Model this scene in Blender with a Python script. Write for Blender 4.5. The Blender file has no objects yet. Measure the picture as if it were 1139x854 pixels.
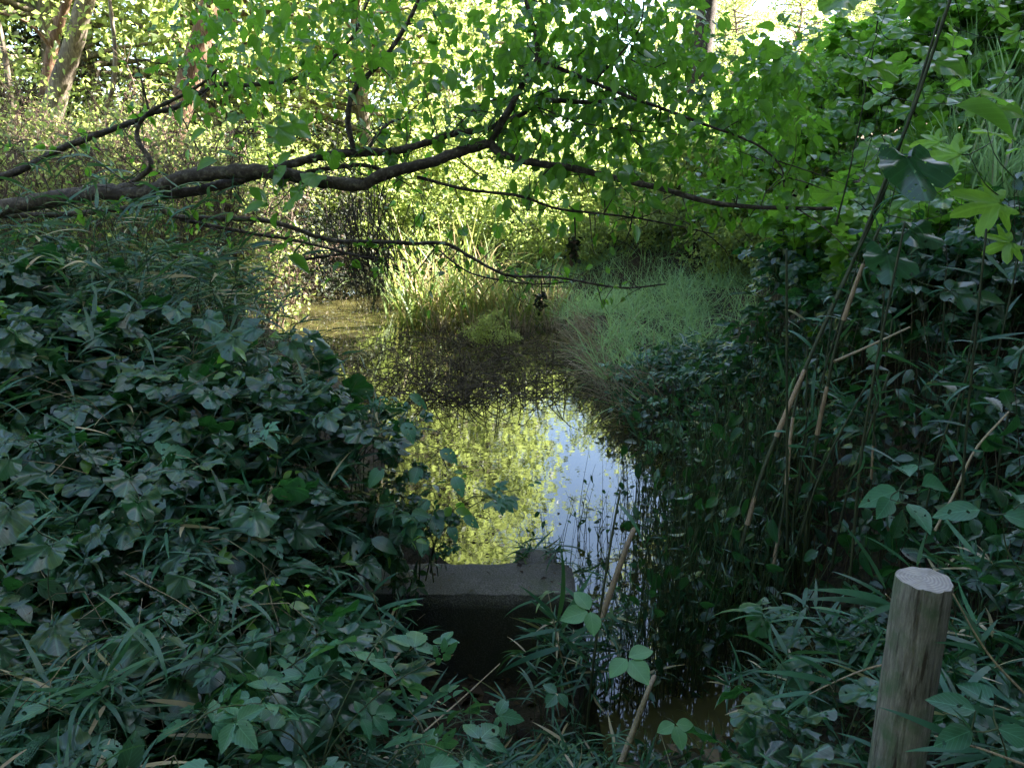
import bpy, math
import numpy as np
from mathutils import Vector

rng = np.random.default_rng(11)
C = bpy.context.scene.collection
sc = bpy.context.scene

# ------------------------------------------------------------------ camera numbers
EYE = np.array([0.0, 0.0, 1.55])
PITCH = math.radians(14.7)
FPX = 860.0
CP, SP = math.cos(PITCH), math.sin(PITCH)


def P(px, py, Y):
    """world point seen at photo pixel (px, py) standing at distance Y from the viewer"""
    u = (px - 569.5) / FPX
    v = (427.0 - py) / FPX
    d = np.array([u, CP + v * SP, -SP + v * CP])
    return EYE + d * (Y / d[1])


# ------------------------------------------------------------------ materials
def nodes(name):
    m = bpy.data.materials.new(name)
    m.use_nodes = True
    nt = m.node_tree
    nt.nodes.clear()
    return m, nt, nt.nodes, nt.links


def mixrgb(N, L, a, b, fac, mode='MIX'):
    n = N.new('ShaderNodeMix')
    n.data_type = 'RGBA'
    n.blend_type = mode
    n.clamp_factor = True
    for k, val in ((0, fac), (6, a), (7, b)):
        if hasattr(val, 'is_linked') or hasattr(val, 'links'):
            L.new(val, n.inputs[k])
        elif k == 0:
            n.inputs[0].default_value = val
        else:
            n.inputs[k].default_value = (*val, 1) if len(val) == 3 else val
    return n.outputs[2]


def math_n(N, L, op, a, b=0.0):
    n = N.new('ShaderNodeMath')
    n.operation = op
    for k, val in ((0, a), (1, b)):
        if hasattr(val, 'links'):
            L.new(val, n.inputs[k])
        else:
            n.inputs[k].default_value = val
    return n.outputs[0]


def noise(N, L, scale, detail=4, vec=None, rough=0.55):
    n = N.new('ShaderNodeTexNoise')
    n.inputs['Scale'].default_value = scale
    n.inputs['Detail'].default_value = detail
    n.inputs['Roughness'].default_value = rough
    if vec is not None:
        L.new(vec, n.inputs['Vector'])
    return n.outputs['Fac']


def ramp(N, L, fac, stops):
    n = N.new('ShaderNodeValToRGB')
    e = n.color_ramp.elements
    while len(e) < len(stops):
        e.new(0.5)
    for k, (p, c) in enumerate(stops):
        e[k].position = p
        e[k].color = (*c, 1)
    L.new(fac, n.inputs[0])
    return n.outputs[0]


def leaf_mat(name, dark, light, trans, tfac=0.35, rough=0.45, dead=None, deadp=0.0, veins=0.0, spec=0.4):
    """leaf: glossy coat over diffuse, with light passing through the blade; colour varies leaf to leaf"""
    m, nt, N, L = nodes(name)
    out = N.new('ShaderNodeOutputMaterial')
    at = N.new('ShaderNodeAttribute')
    at.attribute_name = 'tone'
    oi = N.new('ShaderNodeObjectInfo')
    t = math_n(N, L, 'ADD', at.outputs['Fac'], math_n(N, L, 'MULTIPLY', math_n(N, L, 'SUBTRACT', oi.outputs['Random'], 0.5), 0.35))
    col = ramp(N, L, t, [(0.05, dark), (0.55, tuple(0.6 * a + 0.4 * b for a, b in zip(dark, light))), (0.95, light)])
    tc = N.new('ShaderNodeTexCoord')
    # blotches on the blade
    bl = noise(N, L, 38, 3, tc.outputs['Object'])
    col = mixrgb(N, L, col, tuple(0.55 * a for a in dark), math_n(N, L, 'MULTIPLY', math_n(N, L, 'SUBTRACT', bl, 0.45), 1.2))
    if veins > 0:
        uv = N.new('ShaderNodeUVMap')
        sep = N.new('ShaderNodeSeparateXYZ')
        L.new(uv.outputs[0], sep.inputs[0])
        dv = math_n(N, L, 'ABSOLUTE', math_n(N, L, 'SUBTRACT', sep.outputs[0], 0.5))
        rib = math_n(N, L, 'LESS_THAN', dv, 0.018)
        sv = math_n(N, L, 'SINE', math_n(N, L, 'MULTIPLY', math_n(N, L, 'SUBTRACT', sep.outputs[1], math_n(N, L, 'MULTIPLY', dv, 0.9)), 44.0))
        sv = math_n(N, L, 'MULTIPLY', math_n(N, L, 'GREATER_THAN', sv, 0.86), 0.5)
        vv = math_n(N, L, 'MULTIPLY', math_n(N, L, 'MAXIMUM', rib, sv), veins)
        col = mixrgb(N, L, col, tuple(min(1, 1.6 * b + 0.03) for b in light), vv)
    if dead:
        dd = math_n(N, L, 'GREATER_THAN', at.outputs['Fac'], 1.0 - deadp)
        col = mixrgb(N, L, col, dead, dd)
    pr = N.new('ShaderNodeBsdfPrincipled')
    L.new(col, pr.inputs['Base Color'])
    pr.inputs['Roughness'].default_value = rough
    pr.inputs['Specular IOR Level'].default_value = spec
    bmp = N.new('ShaderNodeBump')
    bmp.inputs['Strength'].default_value = 0.25
    bmp.inputs['Distance'].default_value = 0.004
    L.new(noise(N, L, 60, 2, tc.outputs['Object']), bmp.inputs['Height'])
    L.new(bmp.outputs[0], pr.inputs['Normal'])
    tr = N.new('ShaderNodeBsdfTranslucent')
    tcol = mixrgb(N, L, trans, col, 0.35)
    L.new(tcol, tr.inputs['Color'])
    mx = N.new('ShaderNodeMixShader')
    mx.inputs[0].default_value = tfac
    L.new(pr.outputs[0], mx.inputs[1])
    L.new(tr.outputs[0], mx.inputs[2])
    if veins >= 0.5:
        # nibbled by insects: small real gaps in the blade
        hole = math_n(N, L, 'GREATER_THAN', noise(N, L, 46, 1, tc.outputs['Object'], 0.4), 0.685)
        tp = N.new('ShaderNodeBsdfTransparent')
        m2 = N.new('ShaderNodeMixShader')
        L.new(hole, m2.inputs[0])
        L.new(mx.outputs[0], m2.inputs[1])
        L.new(tp.outputs[0], m2.inputs[2])
        mx = m2
    L.new(mx.outputs[0], out.inputs[0])
    return m


def wood_mat(name, c1, c2, c3, stretch=(6, 6, 0.7), rough=0.85, bump=0.5, scale=9.0):
    m, nt, N, L = nodes(name)
    out = N.new('ShaderNodeOutputMaterial')
    tc = N.new('ShaderNodeTexCoord')
    mp = N.new('ShaderNodeMapping')
    mp.inputs['Scale'].default_value = stretch
    L.new(tc.outputs['Object'], mp.inputs[0])
    a = noise(N, L, scale, 6, mp.outputs[0], 0.65)
    b = noise(N, L, 3.1, 4, tc.outputs['Object'])
    col = ramp(N, L, a, [(0.3, c1), (0.52, c2), (0.72, c3)])
    col = mixrgb(N, L, col, tuple(0.45 * x for x in c1), math_n(N, L, 'MULTIPLY', math_n(N, L, 'SUBTRACT', b, 0.42), 2.2))
    pr = N.new('ShaderNodeBsdfPrincipled')
    L.new(col, pr.inputs['Base Color'])
    pr.inputs['Roughness'].default_value = rough
    pr.inputs['Specular IOR Level'].default_value = 0.25
    bm = N.new('ShaderNodeBump')
    bm.inputs['Strength'].default_value = bump
    bm.inputs['Distance'].default_value = 0.012
    L.new(a, bm.inputs['Height'])
    L.new(bm.outputs[0], pr.inputs['Normal'])
    L.new(pr.outputs[0], out.inputs[0])
    return m


M = {}
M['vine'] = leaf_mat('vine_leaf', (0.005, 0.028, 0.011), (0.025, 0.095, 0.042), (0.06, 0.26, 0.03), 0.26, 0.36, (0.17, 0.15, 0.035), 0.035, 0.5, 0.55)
M['bramble'] = leaf_mat('bramble_leaf', (0.012, 0.070, 0.033), (0.045, 0.160, 0.080), (0.12, 0.28, 0.04), 0.28, 0.45, (0.20, 0.13, 0.06), 0.03, 0.55, 0.5)
M['pale'] = leaf_mat('pale_leaf', (0.06, 0.17, 0.065), (0.12, 0.26, 0.10), (0.18, 0.36, 0.06), 0.30, 0.5, None, 0, 0.30, 0.4)
M['kudzu'] = leaf_mat('kudzu_leaf', (0.06, 0.15, 0.022), (0.19, 0.34, 0.06), (0.30, 0.66, 0.05), 0.50, 0.30, (0.22, 0.16, 0.05), 0.02, 0.25, 0.6)
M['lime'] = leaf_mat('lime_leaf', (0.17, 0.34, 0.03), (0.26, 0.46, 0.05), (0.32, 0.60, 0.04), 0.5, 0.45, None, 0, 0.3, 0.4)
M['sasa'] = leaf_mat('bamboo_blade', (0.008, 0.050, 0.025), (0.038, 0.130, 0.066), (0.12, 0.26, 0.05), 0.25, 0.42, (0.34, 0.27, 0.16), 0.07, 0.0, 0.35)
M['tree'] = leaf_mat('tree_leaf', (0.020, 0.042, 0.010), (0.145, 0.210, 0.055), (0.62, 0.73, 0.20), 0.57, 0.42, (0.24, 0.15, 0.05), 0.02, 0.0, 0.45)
M['branchleaf'] = leaf_mat('branch_leaf', (0.035, 0.105, 0.012), (0.115, 0.250, 0.030), (0.20, 0.48, 0.03), 0.47, 0.36, (0.25, 0.2, 0.05), 0.02, 0.3, 0.5)
M['grass'] = leaf_mat('grass_blade', (0.20, 0.34, 0.14), (0.38, 0.53, 0.28), (0.36, 0.56, 0.2), 0.42, 0.6, (0.45, 0.40, 0.30), 0.05, 0.0, 0.2)
M['reed'] = leaf_mat('reed_blade', (0.08, 0.14, 0.035), (0.22, 0.29, 0.09), (0.32, 0.40, 0.08), 0.35, 0.55, (0.36, 0.26, 0.13), 0.34, 0.0, 0.25)
M['straw'] = leaf_mat('straw_blade', (0.13, 0.10, 0.06), (0.36, 0.29, 0.19), (0.30, 0.24, 0.14), 0.2, 0.7, None, 0, 0.0, 0.15)
M['twig'] = leaf_mat('dead_twig', (0.035, 0.028, 0.018), (0.13, 0.105, 0.07), (0.08, 0.07, 0.04), 0.08, 0.8, None, 0, 0.0, 0.1)
M['needle'] = leaf_mat('needle', (0.012, 0.018, 0.009), (0.05, 0.05, 0.022), (0.03, 0.05, 0.015), 0.12, 0.6, (0.06, 0.035, 0.02), 0.2, 0.0, 0.2)
M['litter'] = leaf_mat('litter_leaf', (0.022, 0.015, 0.010), (0.12, 0.085, 0.05), (0.10, 0.07, 0.03), 0.1, 0.75, None, 0, 0.0, 0.15)
M['stem'] = wood_mat('green_stem', (0.02, 0.036, 0.013), (0.04, 0.06, 0.023), (0.075, 0.075, 0.035), (3, 3, 3), 0.6, 0.1)
M['bark'] = wood_mat('dark_bark', (0.022, 0.015, 0.011), (0.062, 0.046, 0.036), (0.19, 0.16, 0.13), (6, 6, 6), 0.85, 1.0, 5)
M['redbark'] = wood_mat('red_bark', (0.07, 0.034, 0.020), (0.17, 0.095, 0.058), (0.34, 0.23, 0.15), (7, 7, 0.6), 0.85, 0.6, 4)
M['greybark'] = wood_mat('grey_bark', (0.06, 0.044, 0.032), (0.17, 0.135, 0.10), (0.36, 0.30, 0.23), (6, 6, 0.8), 0.85, 0.5, 5)
M['cane'] = wood_mat('cane_green', (0.014, 0.020, 0.009), (0.030, 0.038, 0.016), (0.06, 0.058, 0.03), (30, 30, 2), 0.55, 0.1, 6)
M['sheath'] = wood_mat('dry_sheath', (0.13, 0.085, 0.05), (0.25, 0.175, 0.115), (0.36, 0.27, 0.19), (40, 40, 2), 0.7, 0.2, 6)
M['drystalk'] = wood_mat('dry_stalk', (0.17, 0.12, 0.075), (0.30, 0.23, 0.15), (0.42, 0.34, 0.23), (30, 30, 3), 0.75, 0.2, 6)


def post_mats():
    m, nt, N, L = nodes('weathered_post')
    out = N.new('ShaderNodeOutputMaterial')
    tc = N.new('ShaderNodeTexCoord')
    mp = N.new('ShaderNodeMapping')
    mp.inputs['Scale'].default_value = (42, 42, 5)
    L.new(tc.outputs['Object'], mp.inputs[0])
    a = noise(N, L, 3.0, 9, mp.outputs[0], 0.75)
    b = noise(N, L, 15.0, 7, tc.outputs['Object'])
    mp2 = N.new('ShaderNodeMapping')
    mp2.inputs['Scale'].default_value = (20, 20, 1.8)
    L.new(tc.outputs['Object'], mp2.inputs[0])
    c = noise(N, L, 3.5, 6, mp2.outputs[0], 0.6)
    col = ramp(N, L, a, [(0.28, (0.050, 0.044, 0.036)), (0.5, (0.125, 0.115, 0.096)), (0.72, (0.235, 0.215, 0.185))])
    col = mixrgb(N, L, col, (0.055, 0.085, 0.045), math_n(N, L, 'MULTIPLY', math_n(N, L, 'SUBTRACT', b, 0.46), 4.0))
    col = mixrgb(N, L, col, (0.030, 0.024, 0.017), math_n(N, L, 'MULTIPLY', math_n(N, L, 'SUBTRACT', c, 0.56), 9.0))
    pr = N.new('ShaderNodeBsdfPrincipled')
    L.new(col, pr.inputs['Base Color'])
    pr.inputs['Roughness'].default_value = 0.85
    pr.inputs['Specular IOR Level'].default_value = 0.2
    bm = N.new('ShaderNodeBump')
    bm.inputs['Strength'].default_value = 0.7
    bm.inputs['Distance'].default_value = 0.006
    L.new(math_n(N, L, 'SUBTRACT', a, math_n(N, L, 'MULTIPLY', math_n(N, L, 'GREATER_THAN', c, 0.66), 0.8)), bm.inputs['Height'])
    L.new(bm.outputs[0], pr.inputs['Normal'])
    L.new(pr.outputs[0], out.inputs[0])
    M['post'] = m
    m, nt, N, L = nodes('sawn_end_grain')
    out = N.new('ShaderNodeOutputMaterial')
    tc = N.new('ShaderNodeTexCoord')
    w = N.new('ShaderNodeTexWave')
    w.wave_type = 'RINGS'
    w.rings_direction = 'Z'
    w.inputs['Scale'].default_value = 42
    w.inputs['Distortion'].default_value = 2.5
    w.inputs['Detail'].default_value = 3
    mp = N.new('ShaderNodeMapping')
    mp.inputs['Location'].default_value = (0.008, -0.006, 0)
    L.new(tc.outputs['Object'], mp.inputs[0])
    L.new(mp.outputs[0], w.inputs['Vector'])
    col = ramp(N, L, w.outputs['Fac'], [(0.1, (0.22, 0.185, 0.17)), (0.9, (0.30, 0.26, 0.24))])
    s = noise(N, L, 28, 5, tc.outputs['Object'])
    col = mixrgb(N, L, col, (0.14, 0.12, 0.10), math_n(N, L, 'MULTIPLY', math_n(N, L, 'SUBTRACT', s, 0.5), 3.0))
    pr = N.new('ShaderNodeBsdfPrincipled')
    L.new(col, pr.inputs['Base Color'])
    pr.inputs['Roughness'].default_value = 0.9
    L.new(pr.outputs[0], out.inputs[0])
    M['endgrain'] = m


post_mats()


def concrete_mat():
    m, nt, N, L = nodes('old_concrete')
    out = N.new('ShaderNodeOutputMaterial')
    tc = N.new('ShaderNodeTexCoord')
    a = noise(N, L, 130, 4, tc.outputs['Object'], 0.7)
    b = noise(N, L, 7, 6, tc.outputs['Object'], 0.65)
    c = noise(N, L, 2.2, 3, tc.outputs['Object'])
    col = ramp(N, L, a, [(0.3, (0.024, 0.021, 0.020)), (0.5, (0.062, 0.056, 0.054)), (0.72, (0.17, 0.157, 0.15))])
    col = mixrgb(N, L, col, (0.045, 0.043, 0.030), math_n(N, L, 'MULTIPLY', math_n(N, L, 'SUBTRACT', b, 0.44), 2.5))
    col = mixrgb(N, L, col, (0.040, 0.060, 0.022), math_n(N, L, 'MULTIPLY', math_n(N, L, 'SUBTRACT', c, 0.54), 4.0))
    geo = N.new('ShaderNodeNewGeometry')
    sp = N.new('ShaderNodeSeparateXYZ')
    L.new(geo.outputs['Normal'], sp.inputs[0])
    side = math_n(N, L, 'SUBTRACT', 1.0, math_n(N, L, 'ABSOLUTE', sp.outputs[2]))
    col = mixrgb(N, L, col, (0.022, 0.021, 0.016), math_n(N, L, 'MULTIPLY', side, 0.55))   # darker on upright faces
    pr = N.new('ShaderNodeBsdfPrincipled')
    L.new(col, pr.inputs['Base Color'])
    pr.inputs['Roughness'].default_value = 0.9
    bm = N.new('ShaderNodeBump')
    bm.inputs['Strength'].default_value = 0.8
    bm.inputs['Distance'].default_value = 0.004
    L.new(a, bm.inputs['Height'])
    L.new(bm.outputs[0], pr.inputs['Normal'])
    L.new(pr.outputs[0], out.inputs[0])
    M['concrete'] = m


concrete_mat()


def ground_mat():
    m, nt, N, L = nodes('soil_ground')
    out = N.new('ShaderNodeOutputMaterial')
    tc = N.new('ShaderNodeTexCoord')
    a = noise(N, L, 26, 6, tc.outputs['Object'], 0.65)
    b = noise(N, L, 1.3, 4, tc.outputs['Object'])
    col = ramp(N, L, a, [(0.3, (0.012, 0.009, 0.007)), (0.5, (0.032, 0.025, 0.017)), (0.75, (0.085, 0.062, 0.042))])
    col = mixrgb(N, L, col, (0.045, 0.058, 0.022), math_n(N, L, 'MULTIPLY', math_n(N, L, 'SUBTRACT', b, 0.5), 3.0))
    at = N.new('ShaderNodeAttribute')
    at.attribute_name = 'tone'
    dry = ramp(N, L, a, [(0.25, (0.20, 0.145, 0.10)), (0.7, (0.46, 0.36, 0.26))])
    col = mixrgb(N, L, col, dry, at.outputs['Fac'])
    pr = N.new('ShaderNodeBsdfPrincipled')
    L.new(col, pr.inputs['Base Color'])
    pr.inputs['Roughness'].default_value = 0.95
    pr.inputs['Specular IOR Level'].default_value = 0.15
    bm = N.new('ShaderNodeBump')
    bm.inputs['Strength'].default_value = 0.8
    bm.inputs['Distance'].default_value = 0.03
    L.new(a, bm.inputs['Height'])
    L.new(bm.outputs[0], pr.inputs['Normal'])
    L.new(pr.outputs[0], out.inputs[0])
    M['ground'] = m


ground_mat()


def water_mat():
    m, nt, N, L = nodes('pond_water')
    out = N.new('ShaderNodeOutputMaterial')
    tc = N.new('ShaderNodeTexCoord')
    pr = N.new('ShaderNodeBsdfPrincipled')
    b = noise(N, L, 1.6, 5, tc.outputs['Object'])
    col = ramp(N, L, b, [(0.35, (0.014, 0.013, 0.006)), (0.7, (0.060, 0.054, 0.018))])
    L.new(col, pr.inputs['Base Color'])
    pr.inputs['Roughness'].default_value = 0.025
    pr.inputs['IOR'].default_value = 1.48
    bm = N.new('ShaderNodeBump')
    bm.inputs['Strength'].default_value = 0.04
    bm.inputs['Distance'].default_value = 0.02
    L.new(noise(N, L, 5.5, 2, tc.outputs['Object']), bm.inputs['Height'])
    L.new(bm.outputs[0], pr.inputs['Normal'])
    L.new(pr.outputs[0], out.inputs[0])
    M['water'] = m


water_mat()


# ------------------------------------------------------------------ mesh building
class Acc:
    """collects vertices, faces, uv and a tone per vertex, then becomes one mesh"""

    def __init__(self):
        self.v, self.f, self.uv, self.t, self.n = [], [], [], [], 0

    def add(self, v, f, uv=None, t=0.5):
        v = np.asarray(v, float)
        n = len(v)
        self.v.append(v)
        for q in (f if isinstance(f, list) else [f]):
            if len(q):
                self.f.append(np.asarray(q, int) + self.n)
        self.uv.append(np.zeros((n, 2)) if uv is None else np.asarray(uv, float))
        self.t.append(np.full(n, t, float) if np.isscalar(t) else np.asarray(t, float))
        self.n += n

    def mesh(self, name, smooth=True):
        V = np.concatenate(self.v)
        loops = np.concatenate([q.ravel() for q in self.f])
        tot = np.concatenate([np.full(len(q), q.shape[1]) for q in self.f])
        start = np.concatenate([[0], np.cumsum(tot)[:-1]])
        me = bpy.data.meshes.new(name)
        me.vertices.add(len(V))
        me.vertices.foreach_set('co', V.ravel().astype(np.float32))
        me.loops.add(len(loops))
        me.loops.foreach_set('vertex_index', loops.astype(np.int32))
        me.polygons.add(len(tot))
        me.polygons.foreach_set('loop_start', start.astype(np.int32))
        me.polygons.foreach_set('loop_total', tot.astype(np.int32))
        me.polygons.foreach_set('use_smooth', np.full(len(tot), smooth))
        uvl = me.uv_layers.new(name='UVMap')
        UV = np.concatenate(self.uv)
        uvl.data.foreach_set('uv', UV[loops].ravel().astype(np.float32))
        a = me.attributes.new('tone', 'FLOAT', 'POINT')
        a.data.foreach_set('value', np.concatenate(self.t).astype(np.float32))
        me.update(calc_edges=True)
        return me


def smooth_path(pts, n=4):
    """Catmull-Rom through the points (any number of columns)"""
    p = np.asarray(pts, float)
    if len(p) < 3:
        return p
    q = np.vstack([2 * p[0] - p[1], p, 2 * p[-1] - p[-2]])
    o = []
    for i in range(1, len(q) - 2):
        for s in np.arange(n) / n:
            a, b, c, d = q[i - 1], q[i], q[i + 1], q[i + 2]
            o.append(0.5 * (2 * b + (c - a) * s + (2 * a - 5 * b + 4 * c - d) * s * s + (3 * b - a - 3 * c + d) * s ** 3))
    o.append(p[-1])
    return np.array(o)


def tube(acc, pts, rad, seg=6, n=3, wob=0.0, tone=0.5):
    p = np.asarray(pts, float)
    r = np.full(len(p), rad, float) if np.isscalar(rad) else np.asarray(rad, float)
    q = smooth_path(np.column_stack([p, r]), n)
    p, r = q[:, :3], np.maximum(q[:, 3], 1e-4)
    d = np.gradient(p, axis=0)
    d /= np.linalg.norm(d, axis=1, keepdims=True) + 1e-9
    ref = np.array([0.31, 0.17, 0.93]) if abs(d[:, 2]).mean() < 0.75 else np.array([0.93, 0.31, 0.17])
    a = np.cross(d, ref)
    a /= np.linalg.norm(a, axis=1, keepdims=True) + 1e-9
    b = np.cross(d, a)
    k = len(p)
    th = np.arange(seg) / seg * 2 * np.pi
    rr = r[:, None] * (1 + wob * rng.standard_normal((k, seg)))
    V = p[:, None, :] + rr[..., None] * (np.cos(th)[None, :, None] * a[:, None, :] + np.sin(th)[None, :, None] * b[:, None, :])
    V = np.vstack([V.reshape(-1, 3), p[-1:] + d[-1:] * r[-1]])
    i, j = np.meshgrid(np.arange(k - 1), np.arange(seg), indexing='ij')
    F = np.stack([i * seg + j, i * seg + (j + 1) % seg, (i + 1) * seg + (j + 1) % seg, (i + 1) * seg + j], -1).reshape(-1, 4)
    jj = np.arange(seg)
    T = np.stack([(k - 1) * seg + jj, (k - 1) * seg + (jj + 1) % seg, np.full(seg, k * seg)], -1)
    acc.add(V, [F, T], None, tone)


# ------------------------------------------------------------------ leaf templates: base at origin, tip along +Y, face +Z
def t_oval(w=0.5, n=6, droop=0.25, fold=0.18, peak=0.42, serr=0.0, tip=1.0):
    s = np.linspace(0, 1, n + 1)
    prof = np.sin(np.pi * s ** (math.log(0.5) / math.log(peak))) ** (0.85)
    prof[0] = 0.02
    prof[-1] = 0.01
    if serr:
        prof[1:-1] *= 1 + serr * np.where(np.arange(1, n) % 2, 1, -1)
    V, UV = [], []
    for k, u in enumerate(s):
        hw = 0.5 * w * prof[k]
        z = -droop * u * u
        V += [(-hw, u, z + fold * hw * 1.5), (0, u, z), (hw, u, z + fold * hw * 1.5)]
        UV += [(0.5 - 0.5 * prof[k], u), (0.5, u), (0.5 + 0.5 * prof[k], u)]
    F = []
    for k in range(n):
        a = 3 * k
        F += [(a, a + 1, a + 4, a + 3), (a + 1, a + 2, a + 5, a + 4)]
    return dict(v=np.array(V), f=np.array(F), uv=np.array(UV))


def t_lobed(lobes, base=0.42, depth=0.35, sharp=2.0, pts=34, droop=0.22, wave=0.03, jag=0.0, seed=0, notch=0.18):
    """broad leaf: outline in polar form about the blade's heart; lobes = [(angle from tip in degrees, length)]"""
    g = np.random.default_rng(seed)
    th = np.linspace(-math.pi * 0.97, math.pi * 0.97, pts)
    r = np.full(pts, base)
    for a, ln in lobes:
        da = np.abs(th - math.radians(a))
        r = np.maximum(r, base * 0.8 + (ln - base * 0.8) * np.clip(1 - (da / depth) ** 1.25, 0, 1) ** (1 / sharp) * 1.0)
    back = np.clip((np.abs(th) - 2.55) / 0.55, 0, 1)
    r *= 1 - 0.75 * back
    if jag:
        r *= 1 + jag * np.where(np.arange(pts) % 2, 1, -1)
    cx, cy = 0.0, notch + base * 0.30
    x = r * np.sin(th) + cx
    y = r * np.cos(th) + cy
    hf = 0.55
    V = [(0, cy * 0.55, 0.0)]
    V += [(hf * xx, cy + hf * (yy - cy) * (1 if yy > cy else 0.8), 0) for xx, yy in zip(x, y)]
    V += [(xx, yy, 0) for xx, yy in zip(x, y)]
    V = np.array(V)
    rr = np.hypot(V[:, 0], V[:, 1] - cy * 0.55)
    ang = np.arctan2(V[:, 0], V[:, 1] - cy)
    V[:, 2] = -droop * rr ** 2 + wave * np.sin(ang * 5 + seed) * rr * 2 + 0.12 * np.abs(V[:, 0])
    i = np.arange(pts - 1)
    T = np.stack([np.zeros(pts - 1, int), 1 + i + 1, 1 + i], -1)
    Q = np.stack([1 + i, 1 + i + 1, 1 + pts + i + 1, 1 + pts + i], -1)
    UV = np.column_stack([0.5 + V[:, 0] * 0.9, V[:, 1]])
    return dict(v=V, f=[T, Q], uv=UV)


def t_compound(base, places):
    """several leaflets on one stalk: places = [(x, y, turn degrees, scale)]"""
    V, F, UV, n = [], [], [], 0
    for x, y, a, s in places:
        c, sn = math.cos(math.radians(a)), math.sin(math.radians(a))
        R = np.array([[c, -sn, 0], [sn, c, 0], [0, 0, 1]])
        v = (base['v'] * s) @ R.T + np.array([x, y, 0.0])
        v[:, 2] += rng.normal(0, 0.015) + 0.10 * s * v[:, 0] * rng.normal()
        V.append(v)
        F.append(base['f'] + n)
        UV.append(base['uv'])
        n += len(v)
    return dict(v=np.concatenate(V), f=np.concatenate(F), uv=np.concatenate(UV))


def t_blade(w=0.1, n=6, bend=0.6, twist=0.0):
    s = np.linspace(0, 1, n + 1)
    ang = bend * s ** 1.5
    y = np.concatenate([[0], np.cumsum(np.cos((ang[1:] + ang[:-1]) / 2) / n)])
    z = -np.concatenate([[0], np.cumsum(np.sin((ang[1:] + ang[:-1]) / 2) / n)])
    prof = np.clip(4 * s + 0.25, 0, 1) * (1 - s ** 2.2)
    V, UV = [], []
    for k in range(n + 1):
        hw = 0.5 * w * max(prof[k], 0.02)
        V += [(-hw, y[k], z[k] + hw * 0.35), (hw, y[k], z[k] + hw * 0.35)]
        UV += [(0.15, s[k]), (0.85, s[k])]
    F = [(2 * k, 2 * k + 1, 2 * k + 3, 2 * k + 2) for k in range(n)]
    return dict(v=np.array(V), f=np.array(F), uv=np.array(UV))


OVAL = [t_oval(0.55, 6, d, f) for d, f in ((0.15, 0.2), (0.35, 0.1), (0.25, 0.35))]
SMALL = [t_oval(0.62, 2, d, f) for d, f in ((0.1, 0.2), (0.3, 0.1), (0.2, 0.4))]
SERR = [t_oval(0.62, 14, d, f, 0.40, 0.07) for d, f in ((0.2, 0.2), (0.35, 0.12), (0.12, 0.3))]
TRI = [t_compound(s, [(0, 0.32, 0, 0.72), (-0.03, 0.28, 68, 0.58), (0.03, 0.28, -68, 0.58)]) for s in SERR]
TRIROUND = [t_compound(t_oval(0.72, 8, 0.16, f, 0.46), [(0, 0.34, 0, 0.70), (-0.03, 0.28, 76, 0.60), (0.03, 0.28, -76, 0.60)]) for f in (0.1, 0.2)]
QUIN = [t_compound(s, [(0, 0.5, 0, 0.55), (-0.02, 0.42, 62, 0.48), (0.02, 0.42, -62, 0.48), (-0.02, 0.18, 82, 0.40), (0.02, 0.18, -82, 0.40)]) for s in SERR]
LOBE3 = [t_lobed([(0, 0.80), (62, 0.66), (-62, 0.66), (125, 0.50), (-125, 0.50)], 0.44, d, 1.5, 36, dr, wv, 0.02, k)
         for k, (d, dr, wv) in enumerate(((0.75, 0.2, 0.05), (0.85, 0.35, 0.07), (0.65, 0.15, 0.06)))]
HEART = [t_lobed([(0, 0.78), (75, 0.52), (-75, 0.52), (130, 0.52), (-130, 0.52)], 0.46, 0.95, 1.2, 30, dr, wv, 0.0, k)
         for k, (dr, wv) in enumerate(((0.2, 0.05), (0.4, 0.06), (0.12, 0.08)))]
PALM = [t_lobed([(0, 0.92), (46, 0.84), (-46, 0.84), (92, 0.66), (-92, 0.66), (135, 0.46), (-135, 0.46)], 0.34, 0.40, 1.05, 64, dr, 0.05, 0.02, k)
        for k, dr in enumerate((0.15, 0.3))]
BLADE = [t_blade(0.09, 6, b) for b in (0.35, 0.8, 1.3)]
GRASS = [t_blade(0.022, 5, b) for b in (0.3, 0.9, 1.7)]
GRASSFINE = [t_blade(0.016, 3, b) for b in (0.25, 0.8, 1.5)]
REED = [t_blade(0.020, 9, b) for b in (0.25, 0.8, 1.6, 2.2)]


def unit(a):
    return a / (np.linalg.norm(a, axis=-1, keepdims=True) + 1e-9)


def scatter(acc, temps, pos, fwd, nrm, size, tone):
    """put one leaf of the templates at every position"""
    pos = np.asarray(pos, float)
    N = len(pos)
    if N == 0:
        return
    fwd = unit(np.asarray(fwd, float))
    x = unit(np.cross(fwd, np.asarray(nrm, float)))
    z = np.cross(x, fwd)
    R = np.stack([x, fwd, z], -1)
    size = np.broadcast_to(np.asarray(size, float), (N,))
    tone = np.broadcast_to(np.asarray(tone, float), (N,))
    pick = rng.integers(0, len(temps), N)
    for k, t in enumerate(temps):
        m = np.where(pick == k)[0]
        if not len(m):
            continue
        v = np.einsum('nij,vj->nvi', R[m] * size[m, None, None], t['v']) + pos[m, None, :]
        nv = len(t['v'])
        off = (np.arange(len(m)) * nv)
        fs = t['f'] if isinstance(t['f'], list) else [t['f']]
        F = [(f[None] + off[:, None, None]).reshape(-1, f.shape[1]) for f in fs]
        acc.add(v.reshape(-1, 3), F, np.tile(t['uv'], (len(m), 1)), np.repeat(tone[m], nv))


def rdir(n, up=0.0, spread=1.0):
    v = rng.standard_normal((n, 3)) * spread
    v[:, 2] += up
    return unit(v)


def tones(n):
    return rng.beta(2.0, 2.2, n)


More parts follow.
